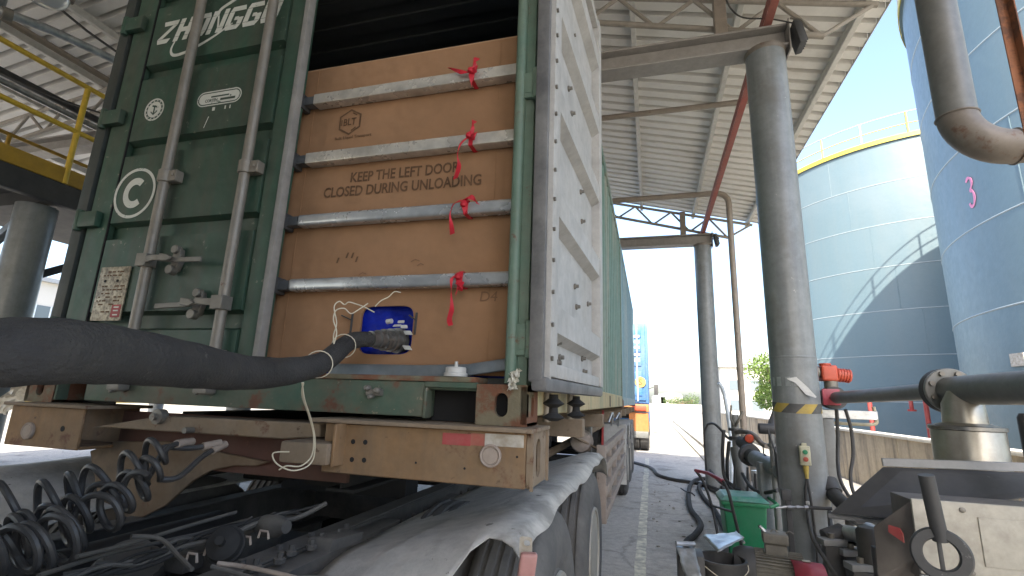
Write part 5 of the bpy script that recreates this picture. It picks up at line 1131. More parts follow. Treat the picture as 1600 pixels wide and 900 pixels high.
for k in range(5): MB().cyl((3.082 + k * .02, 3.05, pz_ + .169 - k * .002), (3.089 + k * .02, 3.05, pz_ + .168 - k * .002), .057, n=24).build('cooling_fin', M['orange'], mo)
MB().cyl((3.0, 3.05, pz_ + .245), (3.0, 3.05, pz_ + .262), .045, n=20).build('cap', M['orange'], ab, bevel=.005)
MB().cyl((2.90, 3.05, pz_ + .19), (2.949, 3.05, pz_ + .19), .05, n=18).build('side_cover', M['forged'], ab, bevel=.006)
# bracket beam with two hanging cables
bb = thing('pipe_bracket', 'grey steel bracket beam below the orange actuator', 'bracket', (3.1, 3.1, 1.4))
MB().box(2.85, 3.33, 3.02, 3.11, pz_ - .185, pz_ - .115).build('arm', M['galv'], bb, bevel=.004, seg=1)
MB().box(2.93, 3.02, 3.03, 3.1, .06, pz_ - .186).build('post', M['greypipe'], bb, bevel=.006)
lo = MB().tube(smooth_path([(2.95, 3.2, pz_ - .22), (3.2, 3.2, pz_ - .225), (3.36, 3.2, pz_ - .22), (3.38, 3.2, pz_ - .17), (3.37, 3.2, pz_ - .08)], 5), .014, 10).build('bent_tube', M['cream_tube'])
tag(lo, 'thin cream bent tube behind the bracket beam', 'tube')
for (pts, lab) in (([D(1307, 640, 3.75), D(1309, 680, 3.75), D(1309, 720, 3.7), D(1313, 750, 3.6), D(1326, 775, 3.5)], 'left black cable hanging from the bracket in front of the wall'), ([D(1321, 640, 3.75), D(1330, 672, 3.75), D(1333, 710, 3.7), D(1329, 740, 3.65), D(1332, 765, 3.6), D(1345, 790, 3.5)], 'right black cable hanging from the bracket in front of the wall')):
    tag(MB().tube(smooth_path(pts, 6), .013, 8).build('hanging_cable', M['black_rubber']), lab, 'cable', 'cables hanging from the bracket')

# push button box on the near column
bp_ = Y(1258, 712, 2.53); cdir = Vector((bp_.x - 2.68, bp_.y - 2.73, 0)).normalized()
bp_ = Vector((2.68, 2.73, bp_.z)) + cdir * .19; tdir = Vector((-cdir.y, cdir.x, 0))
pb = thing('button_box', 'cream push-button box with green and red buttons on the near column', 'control box', bp_)
MB().obox(bp_, tdir * .035, cdir * .022, Vector((0, 0, .068))).build('case', M['beige_box'], pb, bevel=.008, seg=3)
MB().obox(bp_ + cdir * .024, tdir * .026, cdir * .003, Vector((0, 0, .052))).build('face_plate', M['beige_box'], pb, bevel=.002)
for dz, mt in ((.026, 'btn_green'), (-.024, 'btn_red')):
    b_ = MB().lathe(bp_ + cdir * .027 + Vector((0, 0, dz)), cdir, [(.0165, 0), (.0165, .006), (.0125, .006), (.0125, .012), (.0, .013)], 18).build('button', M[mt], pb)
MB().obox(bp_ + Vector((0, 0, .075)), tdir * .016, cdir * .008, Vector((0, 0, .012))).build('hanger_tab', M['beige_box'], pb)
MB().lathe(bp_ + Vector((0, 0, -.068)), (0, 0, -1), [(.02, 0), (.018, .03), (.013, .07), (.013, .09)], 14).build('cable_gland', M['hazard_y'], pb)
for dx, lab in ((-.01, 'left strand of black cable running down the near column from the button box'), (.014, 'right strand of black cable running down the near column from the button box')):
    b0 = bp_ + Vector((0, 0, -.15)); pts = [b0, b0 + tdir * (-dx * 1.4) + Vector((0, 0, -.2)) + cdir * .0, b0 + tdir * (.03 + dx) + Vector((0, 0, -.45)), b0 + tdir * (.05 + dx * 5) + Vector((.02, 0, -.75)), b0 + tdir * (.09 + dx * 6) + Vector((.02, -.03, -.97)), Vector((2.95 + dx * 2, 2.5, .075)), Vector((3.3, 2.4 + dx * 3, .07))]
    tag(MB().tube(smooth_path(pts, 6), .009, 8).build('button_cable', M['black_rubber']), lab, 'cable', 'cables down the near column')
# small brass valve line in front of the column
bv = thing('sampling_line', 'thin chrome valve line sticking out left of the near column', 'valve', D(1230, 792, 3.3))
MB().tube([D(1212, 794, 3.3), D(1228, 792, 3.3)], [.004, .009], 10).build('nozzle', M['galv'], bv)
MB().tube([D(1228, 792, 3.3), D(1262, 793, 3.3)], .009, 10).build('stem', M['steel'], bv)
for px in (1233, 1246, 1259): MB().cyl(D(px - 3, 792.5, 3.3), D(px + 3, 792.5, 3.3), .014, n=6).build('nut', M['steel'], bv)
MB().obox(D(1262, 786, 3.3), Vector((.012, 0, 0)), Vector((0, .006, 0)), Vector((0, 0, .012))).build('lever', M['galv'], bv, bevel=.003)
MB().tube([D(1262, 793, 3.3), D(1300, 795, 3.25)], .011, 10).build('feed_hose', M['black_rubber'], bv)
kp = D(1232, 790, 3.35)
st_ = thing('slim_post', 'slim dark post standing left of the near column', 'post', (kp.x, kp.y, 0))
MB().box(kp.x - .017, kp.x + .017, kp.y - .01, kp.y + .01, .0, kp.z + .04).build('shaft', M['darksteel'], st_, bevel=.003); MB().obox((kp.x - .01, kp.y, kp.z + .07), Vector((.03, 0, 0)), Vector((0, .02, 0)), Vector((0, 0, .035))).build('head', M['darksteel'], st_, bevel=.005)

# ------------------------------------------------------------------ pump cabinet with hood
pc_ = thing('pump_cabinet', 'grey screwed cabinet under a dark sloping hood at bottom right', 'cabinet', (2.9, .8, 0))
CX, CY = 2.46, .56
MB().box(CX + .02, 3.6, CY, .74, .93, 1.195).build('case', M['box_brown'], pc_, bevel=.008)
MB().prism([D(1421, 783, 1.76), D(1364, 822, 1.86), D(1372, 905, 1.8), D(1447, 866, 1.73)], (.35, .13, 0)).build('side_chute', M['box_brown'], pc_, bevel=.006)
fp = MB().box(CX + .012, 3.59, CY - .014, CY - .001, .955, 1.20).build('front_panel', M['panel_grey'], pc_, bevel=.005)
MB().box(CX + .20, CX + .60, CY - .0185, CY - .0145, 1.0, 1.155).build('raised_plate', M['panel_grey'], fp, bevel=.003)
MB().box(CX + .005, 3.59, CY - .03, CY - .0145, .93, .954).build('bottom_trim', M['galv'], fp, bevel=.003)
for x_, z_ in ((.16, 1.175), (.38, 1.18), (.62, 1.18), (.16, .975), (.40, .975), (.64, .975), (.88, 1.18)): MB().lathe((CX + x_, CY - .014, z_), (0, -1, 0), [(.009, 0), (.009, .004), (.005, .006), (0, .006)], 12).build('screw', M['forged'], fp)
MB().prism([D(1388, 820, 1.80), D(1388, 831, 1.80), D(1412, 848, 1.755), D(1410, 834, 1.765), D(1404, 825, 1.775)], (.004, .002, 0)).build('red_label', M['red_sticker'], pc_)
for y_ in (.6, .98):
    for x_ in (CX + .03, 3.5): MB().box(x_, x_ + .05, y_, y_ + .04, .06, .93).build('leg', M['darksteel'], pc_)
# hood: sloping sheet with pale rear lip
hA, hB, hC, hE, hF = D(1379, 731, 2.18), D(1660, 742, 2.0), D(1297, 803, 2.1), D(1390, 812, 1.98), D(1680, 766, 1.86)
nH = (hB - hA).cross(hC - hA).normalized()
if nH.z < 0: nH = -nH
MB().prism([hA, hC, hE, hF, hB], nH * .012).build('hood_sheet', M['hood'], pc_, bevel=.003, seg=1)
MB().prism([hA + nH * .013, hB + nH * .013, hB + nH * .013 + Vector((0, .005, .035)), hA + nH * .013 + Vector((0, .005, .035))], Vector((0, .012, 0))).build('hood_lip', M['hood_lip'], pc_, bevel=.002, seg=1)
MB().cyl(hC + Vector((.0, .02, -.012)), hE + Vector((0, .02, -.012)), .01, n=10).build('hood_roll', M['hood_lip'], pc_)
MB().bar(D(1395, 815, 2.1), D(1405, 900, 2.05), .03, .03).build('hood_stay', M['darksteel'], pc_)
# hanging ring tool
rt_ = thing('ring_handle', 'dark rod with a thick ring hanging in front of the cabinet', 'handle', D(1470, 865, 1.55))
MB().cyl(D(1447, 742, 1.56), D(1470, 845, 1.53), .0215, n=18).build('rod', M['hood'], rt_)
rc_ = D(1470, 866, 1.52); ax_ = Vector((-.35, -1, .15)).normalized(); u3, w3 = basis(ax_)
MB().lathe(rc_, ax_, [(.044, -.012), (.048, -.019), (.072, -.019), (.077, -.012), (.077, .012), (.072, .019), (.048, .019), (.044, .012)], 40, closed=True).build('ring', M['hood'], rt_)
MB().obox(rc_ + Vector((0, 0, .0)) + u3 * .0, u3 * .006, ax_ * .006, w3 * .05).build('spoke', M['hood'], rt_, bevel=.002)

# ------------------------------------------------------------------ pump motor, guard, bucket, sheet metal, bin, trolley
mt_ = thing('electric_motor', 'dusty finned electric motor with junction box on the ground', 'motor', D(1200, 900, 2.9))
mc = D(1196, 893, 2.75); mx = Vector((1, -.12, 0)).normalized()
MB().cyl(mc - mx * .05, mc + mx * .19, .105, n=28).build('motor_body', M['motor'], mt_)
for k in range(36):
    a = radians(-60 + k * 300 / 35 + 0) + pi / 2 + pi / 6; u4, w4 = basis(mx); dv = u4 * cos(a) + w4 * sin(a)
    MB().obox(mc + mx * .07 + dv * .108, mx * .118, dv * .009, mx.cross(dv) * .0022).build('cooling_fin', M['motor'], mt_)
MB().lathe(mc - mx * .05, -mx, [(.112, 0), (.118, .01), (.118, .07), (.10, .11), (.05, .125), (0, .126)], 28).build('fan_cowl', M['darksteel'], mt_, )
MB().obox(mc + mx * .06 + Vector((0, 0, .125)), mx * .055, mx.cross(Vector((0, 0, 1))) * .05, Vector((0, 0, .03))).build('junction_base', M['motor'], mt_, bevel=.008)
MB().obox(mc + mx * .06 + Vector((0, 0, .185)), mx * .065, mx.cross(Vector((0, 0, 1))) * .06, Vector((0, 0, .028))).build('junction_box', M['motor'], mt_, bevel=.014, seg=3)
MB().tube(smooth_path([mc + mx * .02 + Vector((0, 0, .205)), mc - mx * .015 + Vector((0, -.01, .235)), mc + mx * .01 + Vector((0, -.02, .2)), mc - mx * .0 + Vector((0, -.03, .08))], 5), .009, 8).build('lead', M['galv'], mt_)
for k in (-.02, .06): MB().tube(smooth_path([mc + mx * (.06 + k) + Vector((0, 0, .212)), mc + mx * (.075 + k) + Vector((0, 0, .225)), mc + mx * (.10 + k) + Vector((0, 0, .212))], 4), .004, 6).build('lifting_eye', M['motor'], mt_)
MB().box(mc.x - .1, mc.x + .25, mc.y - .13, mc.y + .13, mc.z - .17, mc.z - .108).box(mc.x - .12, mc.x + .27, mc.y - .16, mc.y + .16, .0, mc.z - .1701).build('plinth', M['concrete'], mt_, bevel=.01)
cg = thing('coupling_guard', 'crimson curved metal guard at the bottom beside the motor', 'guard', D(1262, 895, 2.7))
g0 = D(1262, 902, 2.62); v = []; n = 12
for k in range(n + 1):
    a = pi * k / n
    for s in (-.075, .075): v.append(g0 + mx * s + Vector((0, -cos(a) * .085, sin(a) * .075)))
o = MB().add(v, [(2 * k, 2 * k + 2, 2 * k + 3, 2 * k + 1) for k in range(n)]).build('shell', M['crimson'], cg, ang=60); sm = o.modifiers.new('thick', 'SOLIDIFY'); sm.thickness = .004
MB().obox(g0 + Vector((0, 0, .079)), mx * .02, Vector((0, .014, 0)), Vector((0, 0, .002))).build('worn_patch', M['white_sticker'], cg, bevel=.001, seg=1)
MB().box(g0.x - .09, g0.x + .09, g0.y - .1, g0.y + .1, .0, g0.z - .002).build('plinth', M['concrete'], cg, bevel=.01)
# black bucket with wire handle
bk = D(1128, 885, 2.7); bu = thing('bucket', 'black plastic bucket with a wire handle left of the motor', 'bucket', (bk.x, bk.y, bk.z - .2))
MB().lathe((bk.x, bk.y, bk.z - .24), (0, 0, 1), [(.10, 0), (.125, .27), (.132, .27), (.132, .285), (.12, .285), (.095, .02)], 32).build('pail', M['black_rubber'], bu)
MB().tube(smooth_path([(bk.x - .13, bk.y, bk.z + .04), (bk.x - .1, bk.y - .1, bk.z + .02), (bk.x + .02, bk.y - .16, bk.z - .03), (bk.x + .12, bk.y - .06, bk.z + .0), (bk.x + .13, bk.y, bk.z + .03)], 5), .0025, 6).build('handle', M['wire'], bu)
MB().box(bk.x - .16, bk.x + .16, bk.y - .15, bk.y + .15, .0, bk.z - .241).build('block', M['concrete'], bu, bevel=.012)
# bent sheet metal pieces
def bent(lab, quad, extra, seed):
    t = thing('metal_sheet', lab, 'sheet metal', quad[0], 'scrap of sheet metal')
    rr = random.Random(seed); n = 8; v = []; P4 = [Vector(p) for p in quad]
    for i in range(n + 1):
        for j in range(n + 1):
            a, b = i / n, j / n; p = (P4[0] * (1 - a) + P4[1] * a) * (1 - b) + (P4[3] * (1 - a) + P4[2] * a) * b
            v.append(p + Vector((rr.uniform(-1, 1), rr.uniform(-1, 1), rr.uniform(-1, 1))) * .004)
    o = MB().add(v, [(i * (n + 1) + j, (i + 1) * (n + 1) + j, (i + 1) * (n + 1) + j + 1, i * (n + 1) + j + 1) for i in range(n) for j in range(n)]).build('sheet', M['galv'], t, ang=70)
    sm = o.modifiers.new('thick', 'SOLIDIFY'); sm.thickness = .003
    for a, b, r_ in extra: MB().tube([a, b], r_, 8).build('edge_roll', M['galv'], t)
    return t
bent('shiny crumpled metal sheet lying over the bucket by the green bin', [D(1097, 836, 3.0), D(1122, 862, 2.7), D(1163, 840, 2.85), D(1150, 831, 3.05)], [(D(1150, 831, 3.05), D(1163, 848, 2.85), .006)], 2)
bent('crumpled metal strip standing at the edge of the lane', [D(1056, 852, 2.7), D(1072, 905, 2.45), D(1096, 900, 2.45), D(1084, 854, 2.72)], [(D(1056, 849, 2.7), D(1085, 850, 2.72), .013)], 3)
MBk = MB().box(*(lambda a, b: (a.x, b.x, a.y - .05, a.y + .12, .0, a.z - .02))(D(1058, 856, 2.72), D(1098, 856, 2.72)))
tag(MBk.build('metal_crate', M['darksteel'], bevel=.006), 'dark metal crate below the crumpled strip at the lane edge', 'crate')
# green bin
gb = thing('green_bin', 'green plastic wheelie bin with a dusty lid beside the hoses', 'bin', (2.5, 4.25, 0))
bx, by = 2.47, 4.28; top, w0, w1 = .56, .165, .205
v = [(bx + a * w0, by + b * w0, .03) for a, b in ((-1, -1), (1, -1), (1, 1), (-1, 1))] + [(bx + a * w1, by + b * w1, top) for a, b in ((-1, -1), (1, -1), (1, 1), (-1, 1))]
MB().add(v, [(3, 2, 1, 0), (4, 5, 6, 7), (0, 1, 5, 4), (1, 2, 6, 5), (2, 3, 7, 6), (3, 0, 4, 7)]).build('body', M['bin_green'], gb, bevel=.02, seg=3)
MB().box(bx - .222, bx + .222, by - .222, by + .222, top - .04, top).build('rim', M['bin_green'], gb, bevel=.01)
ld_ = MB().add([(bx - .232, by - .235, top + .004), (bx + .232, by - .235, top + .004), (bx + .232, by + .235, top + .004), (bx - .232, by + .235, top + .004), (bx - .18, by - .19, top + .05), (bx + .18, by - .19, top + .05), (bx + .18, by + .2, top + .05), (bx - .18, by + .2, top + .05)],
    [(3, 2, 1, 0), (4, 5, 6, 7), (0, 1, 5, 4), (1, 2, 6, 5), (2, 3, 7, 6), (3, 0, 4, 7)]).build('lid', M['bin_lid'], gb, bevel=.012, seg=2)
MB().tube([(bx + .23, by - .2, top - .03), (bx + .30, by - .19, top + .0), (bx + .30, by + .19, top + .0), (bx + .23, by + .2, top - .03)], .016, 10).build('handle', M['bin_green'], gb)
for s in (-1, 1): MB().cyl((bx + .15, by + s * .17, .05), (bx + .15, by + s * .2, .05), .05, n=16).build('wheel', M['black_rubber'], gb)
# hand trolley with red grip
hd = thing('hand_trolley', 'black tubular hand trolley with a red grip leaning by the bin', 'trolley', (2.1, 4.0, 0))
h0, h1 = D(1087, 735, 5.0), D(1130, 752, 4.4)
MB().tube(smooth_path([D(1122, 838, 4.9), D(1112, 790, 5.0), D(1100, 755, 5.05), h0], 6), .014, 10).build('side_tube', M['black_rubber'], hd)
MB().tube(smooth_path([D(1158, 850, 4.2), D(1146, 800, 4.25), D(1138, 768, 4.3), h1], 6), .014, 10).build('side_tube', M['black_rubber'], hd)
MB().tube([h0, (h0 + h1) / 2 + Vector((0, 0, .02)), h1], .017, 12).build('grip', M['crimson'], hd)
MB().tube([D(1112, 790, 5.0), D(1146, 800, 4.25)], .011, 8).build('cross_tube', M['black_rubber'], hd)
f0, f1 = D(1122, 838, 4.9), D(1158, 850, 4.2)
for f_ in (f0, f1): MB().tube([f_, Vector((f_.x + .05, f_.y, .09))], .014, 10).build('lower_tube', M['black_rubber'], hd); MB().cyl((f_.x + .03, f_.y, .09), (f_.x + .08, f_.y, .09), .09, n=20).build('wheel', M['black_rubber'], hd)
# ------------------------------------------------------------------ hoses on the ground
def ghose(lab, pts, r, mt='hose'):
    return tag(MB().tube(smooth_path(pts, 7), r, 12).build('ground_hose', M[mt]), lab, 'hose', 'hoses lying on the ground')
g = lambda px, py, z=.03: Z(px, py, z)
ghose('black hose snaking from the trailer wheels across the lane to the bin', [g(960, 716), g(1003, 726), g(1020, 733), g(1028, 742), g(1050, 749), g(1075, 753), g(1098, 757), (2.66, 8.0, .05), (2.9, 7.6, .10)], .035, 'black_rubber')
ghose('grey hose winding along the lane towards the motor', [(2.75, 7.6, .08), g(1120, 752, .06), g(1095, 748, .06), g(1080, 756, .05), g(1076, 775), g(1079, 795), g(1090, 810), g(1095, 822), g(1086, 836), g(1074, 846), g(1066, 865)], .036)
ghose('grey hose looping down beside the trolley to the bin', [(2.8, 7.4, .1), g(1100, 758, .05), g(1092, 762, .05), g(1100, 778), g(1113, 792), g(1122, 806), g(1130, 822), g(1140, 840)], .034)
ghose('dark thin hose passing behind the green bin to the column', [g(1150, 760, .05), g(1165, 775, .05), (2.85, 5.4, .1), (3.05, 4.4, .12), (3.1, 3.6, .12)], .022, 'black_rubber')
ghose('grey hose slanting behind the bin towards the column foot', [(3.0, 5.2, .30), (3.05, 4.5, .22), (3.0, 3.8, .15), (2.98, 3.2, .1)], .032)
tag(MB().tube(smooth_path([g(1064, 763, .05), g(1072, 768, .06), g(1080, 770, .08), g(1086, 775, .04)], 4), .012, 8).build('hose_clamp', M['black_rubber']), 'black strap knotted round the grey hose on the ground', 'strap')

# ------------------------------------------------------------------ valve manifold by the far column
vm = thing('valve_manifold', 'cluster of pipes, valves and an orange disc before the far column', 'valve', (2.8, 5.8, 0))
q0 = D(1150, 690, 6.6)
MB().cyl((q0.x, q0.y, .0), (q0.x, q0.y, q0.z + .35), .05, n=14).build('riser', M['greypipe'], vm)
for dz in (-.12, .03, .14): MB().cyl((q0.x, q0.y, q0.z + dz), (q0.x, q0.y, q0.z + dz + .035), .085, n=16).build('flange', M['darksteel'], vm)
MB().tube(smooth_path([(q0.x, q0.y, q0.z + .18), (q0.x + .02, q0.y - .1, q0.z + .26), (q0.x + .1, q0.y - .12, q0.z + .40)], 5), .018, 8).build('lever', M['forged'], vm)
MB().tube(smooth_path([(q0.x, q0.y, q0.z + .18), (q0.x - .06, q0.y - .1, q0.z + .3), (q0.x - .05, q0.y - .12, q0.z + .48)], 5), .014, 8).build('lever', M['forged'], vm)
MB().tube(smooth_path([D(1106, 663, 7.6), D(1115, 662, 7.2), D(1125, 670, 7.0), D(1137, 684, 6.8), D(1150, 688, 6.6)], 6), .017, 8).build('feed_cable', M['black_rubber'], vm)
MB().tube(smooth_path([D(1106, 663, 7.6), D(1101, 675, 7.6), D(1101, 700, 7.6), D(1104, 735, 7.6)], 6), .015, 8).build('feed_cable', M['black_rubber'], vm)
MB().tube(smooth_path([D(1150, 675, 6.6), D(1165, 675, 6.3), D(1178, 680, 6.0), D(1190, 693, 5.8), D(1198, 697, 5.7)], 6), .03, 10).build('branch_pipe', M['rustpipe'], vm)
o0 = D(1172, 685, 6.0)
MB().cyl(o0, o0 + Vector((-.02, -.05, 0)), .05, n=22).build('orange_disc', M['orange'], vm, bevel=.008)
MB().cyl(o0 + Vector((.0, .02, 0)), o0 + Vector((0, .12, -.02)), .06, n=18).build('valve_body', M['darksteel'], vm, bevel=.01)
MB().cyl(D(1158, 690, 6.2), D(1176, 705, 5.9), .075, n=18).build('valve_body', M['darksteel'], vm, bevel=.01)
MB().lathe(D(1170, 710, 5.8), (D(1182, 717, 5.6) - D(1170, 710, 5.8)), [(.06, 0), (.125, .002), (.125, .05), (.08, .052), (.075, .18)], 22).build('flange', M['darksteel'], vm)
MB().cyl(D(1180, 716, 5.65), D(1226, 738, 5.0), .088, n=22).build('outlet_pipe', M['column'], vm)
MB().tube([D(1196, 724, 5.4) + Vector((cos(a) * .0, cos(a), sin(a))) * .093 for a in [2 * pi * k / 16 for k in range(17)]], .01, 6).build('clamp_band', M['darksteel'], vm)
ob = D(1205, 760, 5.3)
MB().box(ob.x - .12, ob.x + .14, ob.y - .1, ob.y + .1, .0, ob.z + .25).build('support_box', M['column'], vm, bevel=.01)
lc = [D(1152, 700, 6.5), D(1172, 790, 6.0)]
MB().cyl(lc[0], Vector((lc[1].x, lc[1].y, .02)), .09, .085, 20).build('slanting_pipe', M['greypipe'], vm)
MB().cyl(D(1180, 735, 6.2), Vector((D(1190, 790, 6.1).x, D(1190, 790, 6.1).y, .02)), .05, .05, 14).build('slanting_pipe', M['galv'], vm)
MB().tube(smooth_path([o0 + Vector((.06, -.02, -.02)), o0 + Vector((.13, -.02, -.08)), o0 + Vector((.13, -.02, -.2)), o0 + Vector((.1, -.02, -.28))], 5), .008, 6).build('lead', M['black_rubber'], vm)
# dark lamp head on a stand, and slanting dark pipe behind the near column
lh = thing('meter_stand', 'dark meter head on a thin stand left of the near column', 'meter', (2.95, 5.0, 0))
l0 = D(1198, 670, 5.2)
MB().cyl(l0 + Vector((-.08, 0, 0)), l0 + Vector((.08, 0, 0)), .055, n=20).build('head', M['darksteel'], lh, bevel=.01)
MB().cyl((l0.x + .04, l0.y, .06), (l0.x + .04, l0.y, l0.z - .04), .03, n=14).build('stand', M['greypipe'], lh)
for dz in (.15, .4): MB().cyl((l0.x + .04, l0.y, l0.z - dz), (l0.x + .04, l0.y, l0.z - dz - .03), .045, n=14).build('collar', M['greypipe'], lh)
for a, b, lab in ((D(1200, 672, 5.0), D(1228, 735, 4.6), 'thin black cable slanting from the meter head'), (D(1205, 668, 5.3), D(1232, 730, 4.8), 'second thin black cable slanting from the meter head')):
    tag(MB().tube(smooth_path([a, (a + b) / 2 + Vector((0, 0, -.06)), b], 6), .01, 6).build('meter_cable', M['black_rubber']), lab, 'cable')
MBs = MB().cyl(D(1214, 640, 5.4), D(1204, 668, 5.25), .04, n=14)
tag(MBs.build('short_pipe', M['darksteel']), 'short dark pipe rising behind the meter head', 'pipe')
MBs = MB().bar(D(1232, 700, 4.6), Z(1196, 790, .12), .05, .05)
tag(MBs.build('slanting_bar', M['darksteel'], bevel=.004), 'black bar leaning between the bin and the near column', 'bar')
for k, (px, y0, y1, lab) in enumerate(((1139, 690, 770, 'thick black hose hanging straight down beside the far column'), (1131, 672, 745, 'black hose hanging nearest the far column'), (1148, 725, 800, 'black hose hanging behind the trolley'), (1168, 730, 795, 'thin black hose hanging by the slanting pipes'), (1180, 740, 800, 'thin black hose hanging right of the slanting pipes'))):
    dd_ = 6.4 - k * .1; tag(MB().tube(smooth_path([D(px, y0, dd_), D(px - 3 + k, (y0 + y1) / 2, dd_), D(px + 1, y1, dd_), D(px + 14, y1 + 14, dd_ - .3)], 6), .022 if k < 2 else .014, 8).build('hanging_hose', M['black_rubber']), lab, 'hose')
# white-ish folded pole leaning by the far column
sh_ = MB().tube(smooth_path([D(1123, 598, 7.4), D(1130, 610, 7.4), D(1136, 640, 7.4), D(1140, 665, 7.4), D(1143, 700, 7.3), D(1146, 780, 7.0)], 5), .03, 8)
tag(sh_.build('pale_pipe', M['truck_white']), 'pale curved pipe standing behind the far column', 'pipe')
# clutter behind the column near the cabinet
cl = thing('scrap_pipe', 'black pipe and silver tube lying behind the near column', 'pipe', (3.2, 2.6, .06))
MB().cyl(D(1318, 832, 3.0), D(1352, 838, 2.85), .045, n=16).build('tube', M['galv'], cl); MB().cyl(D(1290, 842, 3.0), D(1318, 832, 3.0), .055, n=16).build('sleeve', M['black_rubber'], cl)
MB().cyl(Vector((D(1300, 846, 3.0).x, D(1300, 846, 3.0).y, .06)), D(1300, 846, 3.0), .03, n=12).build('prop', M['darksteel'], cl)
MB().lathe(Vector((D(1356, 830, 2.75).x, D(1356, 830, 2.75).y, .06)), (0, 0, 1), [(.07, 0), (.07, .5), (.06, .52), (.06, .78), (.045, .8)], 20).build('stand_pipe', M['black_rubber'], cl)
bh = thing('elbow_hose', 'black rubber elbow hose right behind the near column', 'hose', D(1310, 780, 3.3))
MB().tube(smooth_path([D(1296, 765, 3.6), D(1305, 775, 3.5), D(1320, 790, 3.35), D(1345, 808, 3.2)], 6), .05, 14).build('hose', M['black_rubber'], bh); MB().cyl(D(1292, 752, 3.62), D(1300, 770, 3.55), .07, n=16).build('collar', M['darksteel'], bh)
tag(MB().obox(Vector((3.1, 2.35, .075)), Vector((.18, .05, 0)), Vector((-.05, .16, 0)), Vector((0, 0, .012))).build('concrete_slab', M['concrete'], bevel=.006), 'pale loose slab on the floor behind the near column', 'slab')

# ------------------------------------------------------------------ left side: platform
pf = thing('steel_platform', 'dark steel platform with yellow railing left of the container', 'platform', (-4.2, 2, 0))
XP = -4.05
d0 = X(60, 272, XP); zf = d0.z
MB().box(XP - .1, XP, -6, 14, zf - .22, zf + .0).build('edge_beam', M['darksteel'], pf, bevel=.006)
MB().box(XP - .02, XP + .012, -6, 14, zf + .001, zf + .16).build('toe_board', M['yellow_dk'], pf, bevel=.004)
MB().box(XP - 2.2, XP - .101, -6, 14, zf - .06, zf).build('deck', M['darksteel'], pf)
for y in (-4.3, -1.4, 1.53, 4.5, 7.5, 10.5):
    MB().cyl((XP - .3, y, .0), (XP - .3, y, zf - .23), .165, n=28).build('leg', M['column'], pf)
    MB().bar((XP - .35, y, zf - .23), (XP - 1.4, y, zf - 1.0), .07, .07).build('knee_brace', M['column'], pf)
    MB().bar((XP - .3, y + .15, zf - .9), (XP - .3, y + 1.2, zf - .23), .07, .07).build('knee_brace', M['darksteel'], pf)
    MB().box(XP - 2.2, XP - .1, y - .05, y + .05, zf - .2, zf - .061).build('joist', M['darksteel'], pf)
tr_z, mr_z = X(80, 105, XP).z, X(60, 178, XP).z
for z, nm in ((tr_z, 'top_rail'), (mr_z, 'mid_rail')): MB().cyl((XP, -6, z), (XP, 14, z), .026, n=12).build(nm, M['yellow'], pf)
yp = X(126, 185, XP).y
for k in range(-4, 8): MB().cyl((XP, yp + k * 1.5, zf + .0), (XP, yp + k * 1.5, tr_z), .026, n=12).build('rail_post', M['yellow'], pf)
# second railing behind
for z in (tr_z, mr_z): MB().cyl((XP - 2.1, -6, z), (XP - 2.1, 14, z), .024, n=10).build('back_rail', M['yellow_dk'], pf)
for k in range(-4, 8): MB().cyl((XP - 2.1, yp + .5 + k * 1.5, zf), (XP - 2.1, yp + .5 + k * 1.5, tr_z), .024, n=10).build('back_post', M['yellow_dk'], pf)
# silver pipe crossing high up on the left
sp2 = thing('silver_pipe', 'shiny silver pipe crossing in front of the left column', 'pipe', D(80, 45, 3.9))
MB().tube(smooth_path([D(-60, -5, 3.6), D(0, 18, 3.75), D(30, 28, 3.85), D(90, 52, 4.1), D(175, 92, 4.5), D(230, 118, 4.8)], 6), .036, 16).build('pipe', M['galv'], sp2)
MB().cyl(D(2, 19, 3.75), D(18, 25, 3.8), .05, n=18).build('coupling', M['forged'], sp2)
# high-bay lamp
lamp = thing('high_bay_lamp', 'round glass lamp hanging at the top left corner', 'lamp', D(70, -10, 3.6))
lc_ = D(70, -8, 3.6)
MB().lathe(lc_, (0, 0, 1), [(.0, -.075), (.08, -.06), (.13, -.02), (.14, .02), (.10, .05), (.06, .12), (.03, .2)], 28).build('shade', M['lampglass'], lamp)
MB().cyl(lc_ + Vector((0, 0, .2)), Vector((lc_.x, lc_.y, rz(lc_.x) - .02)), .012, n=8).build('rod', M['darksteel'], lamp)
MB().lathe(D(108, 0, 3.7), (0, 0, 1), [(.0, -.02), (.03, -.015), (.035, .02), (.02, .05)], 14).build('starter', M['rustpipe'], lamp)

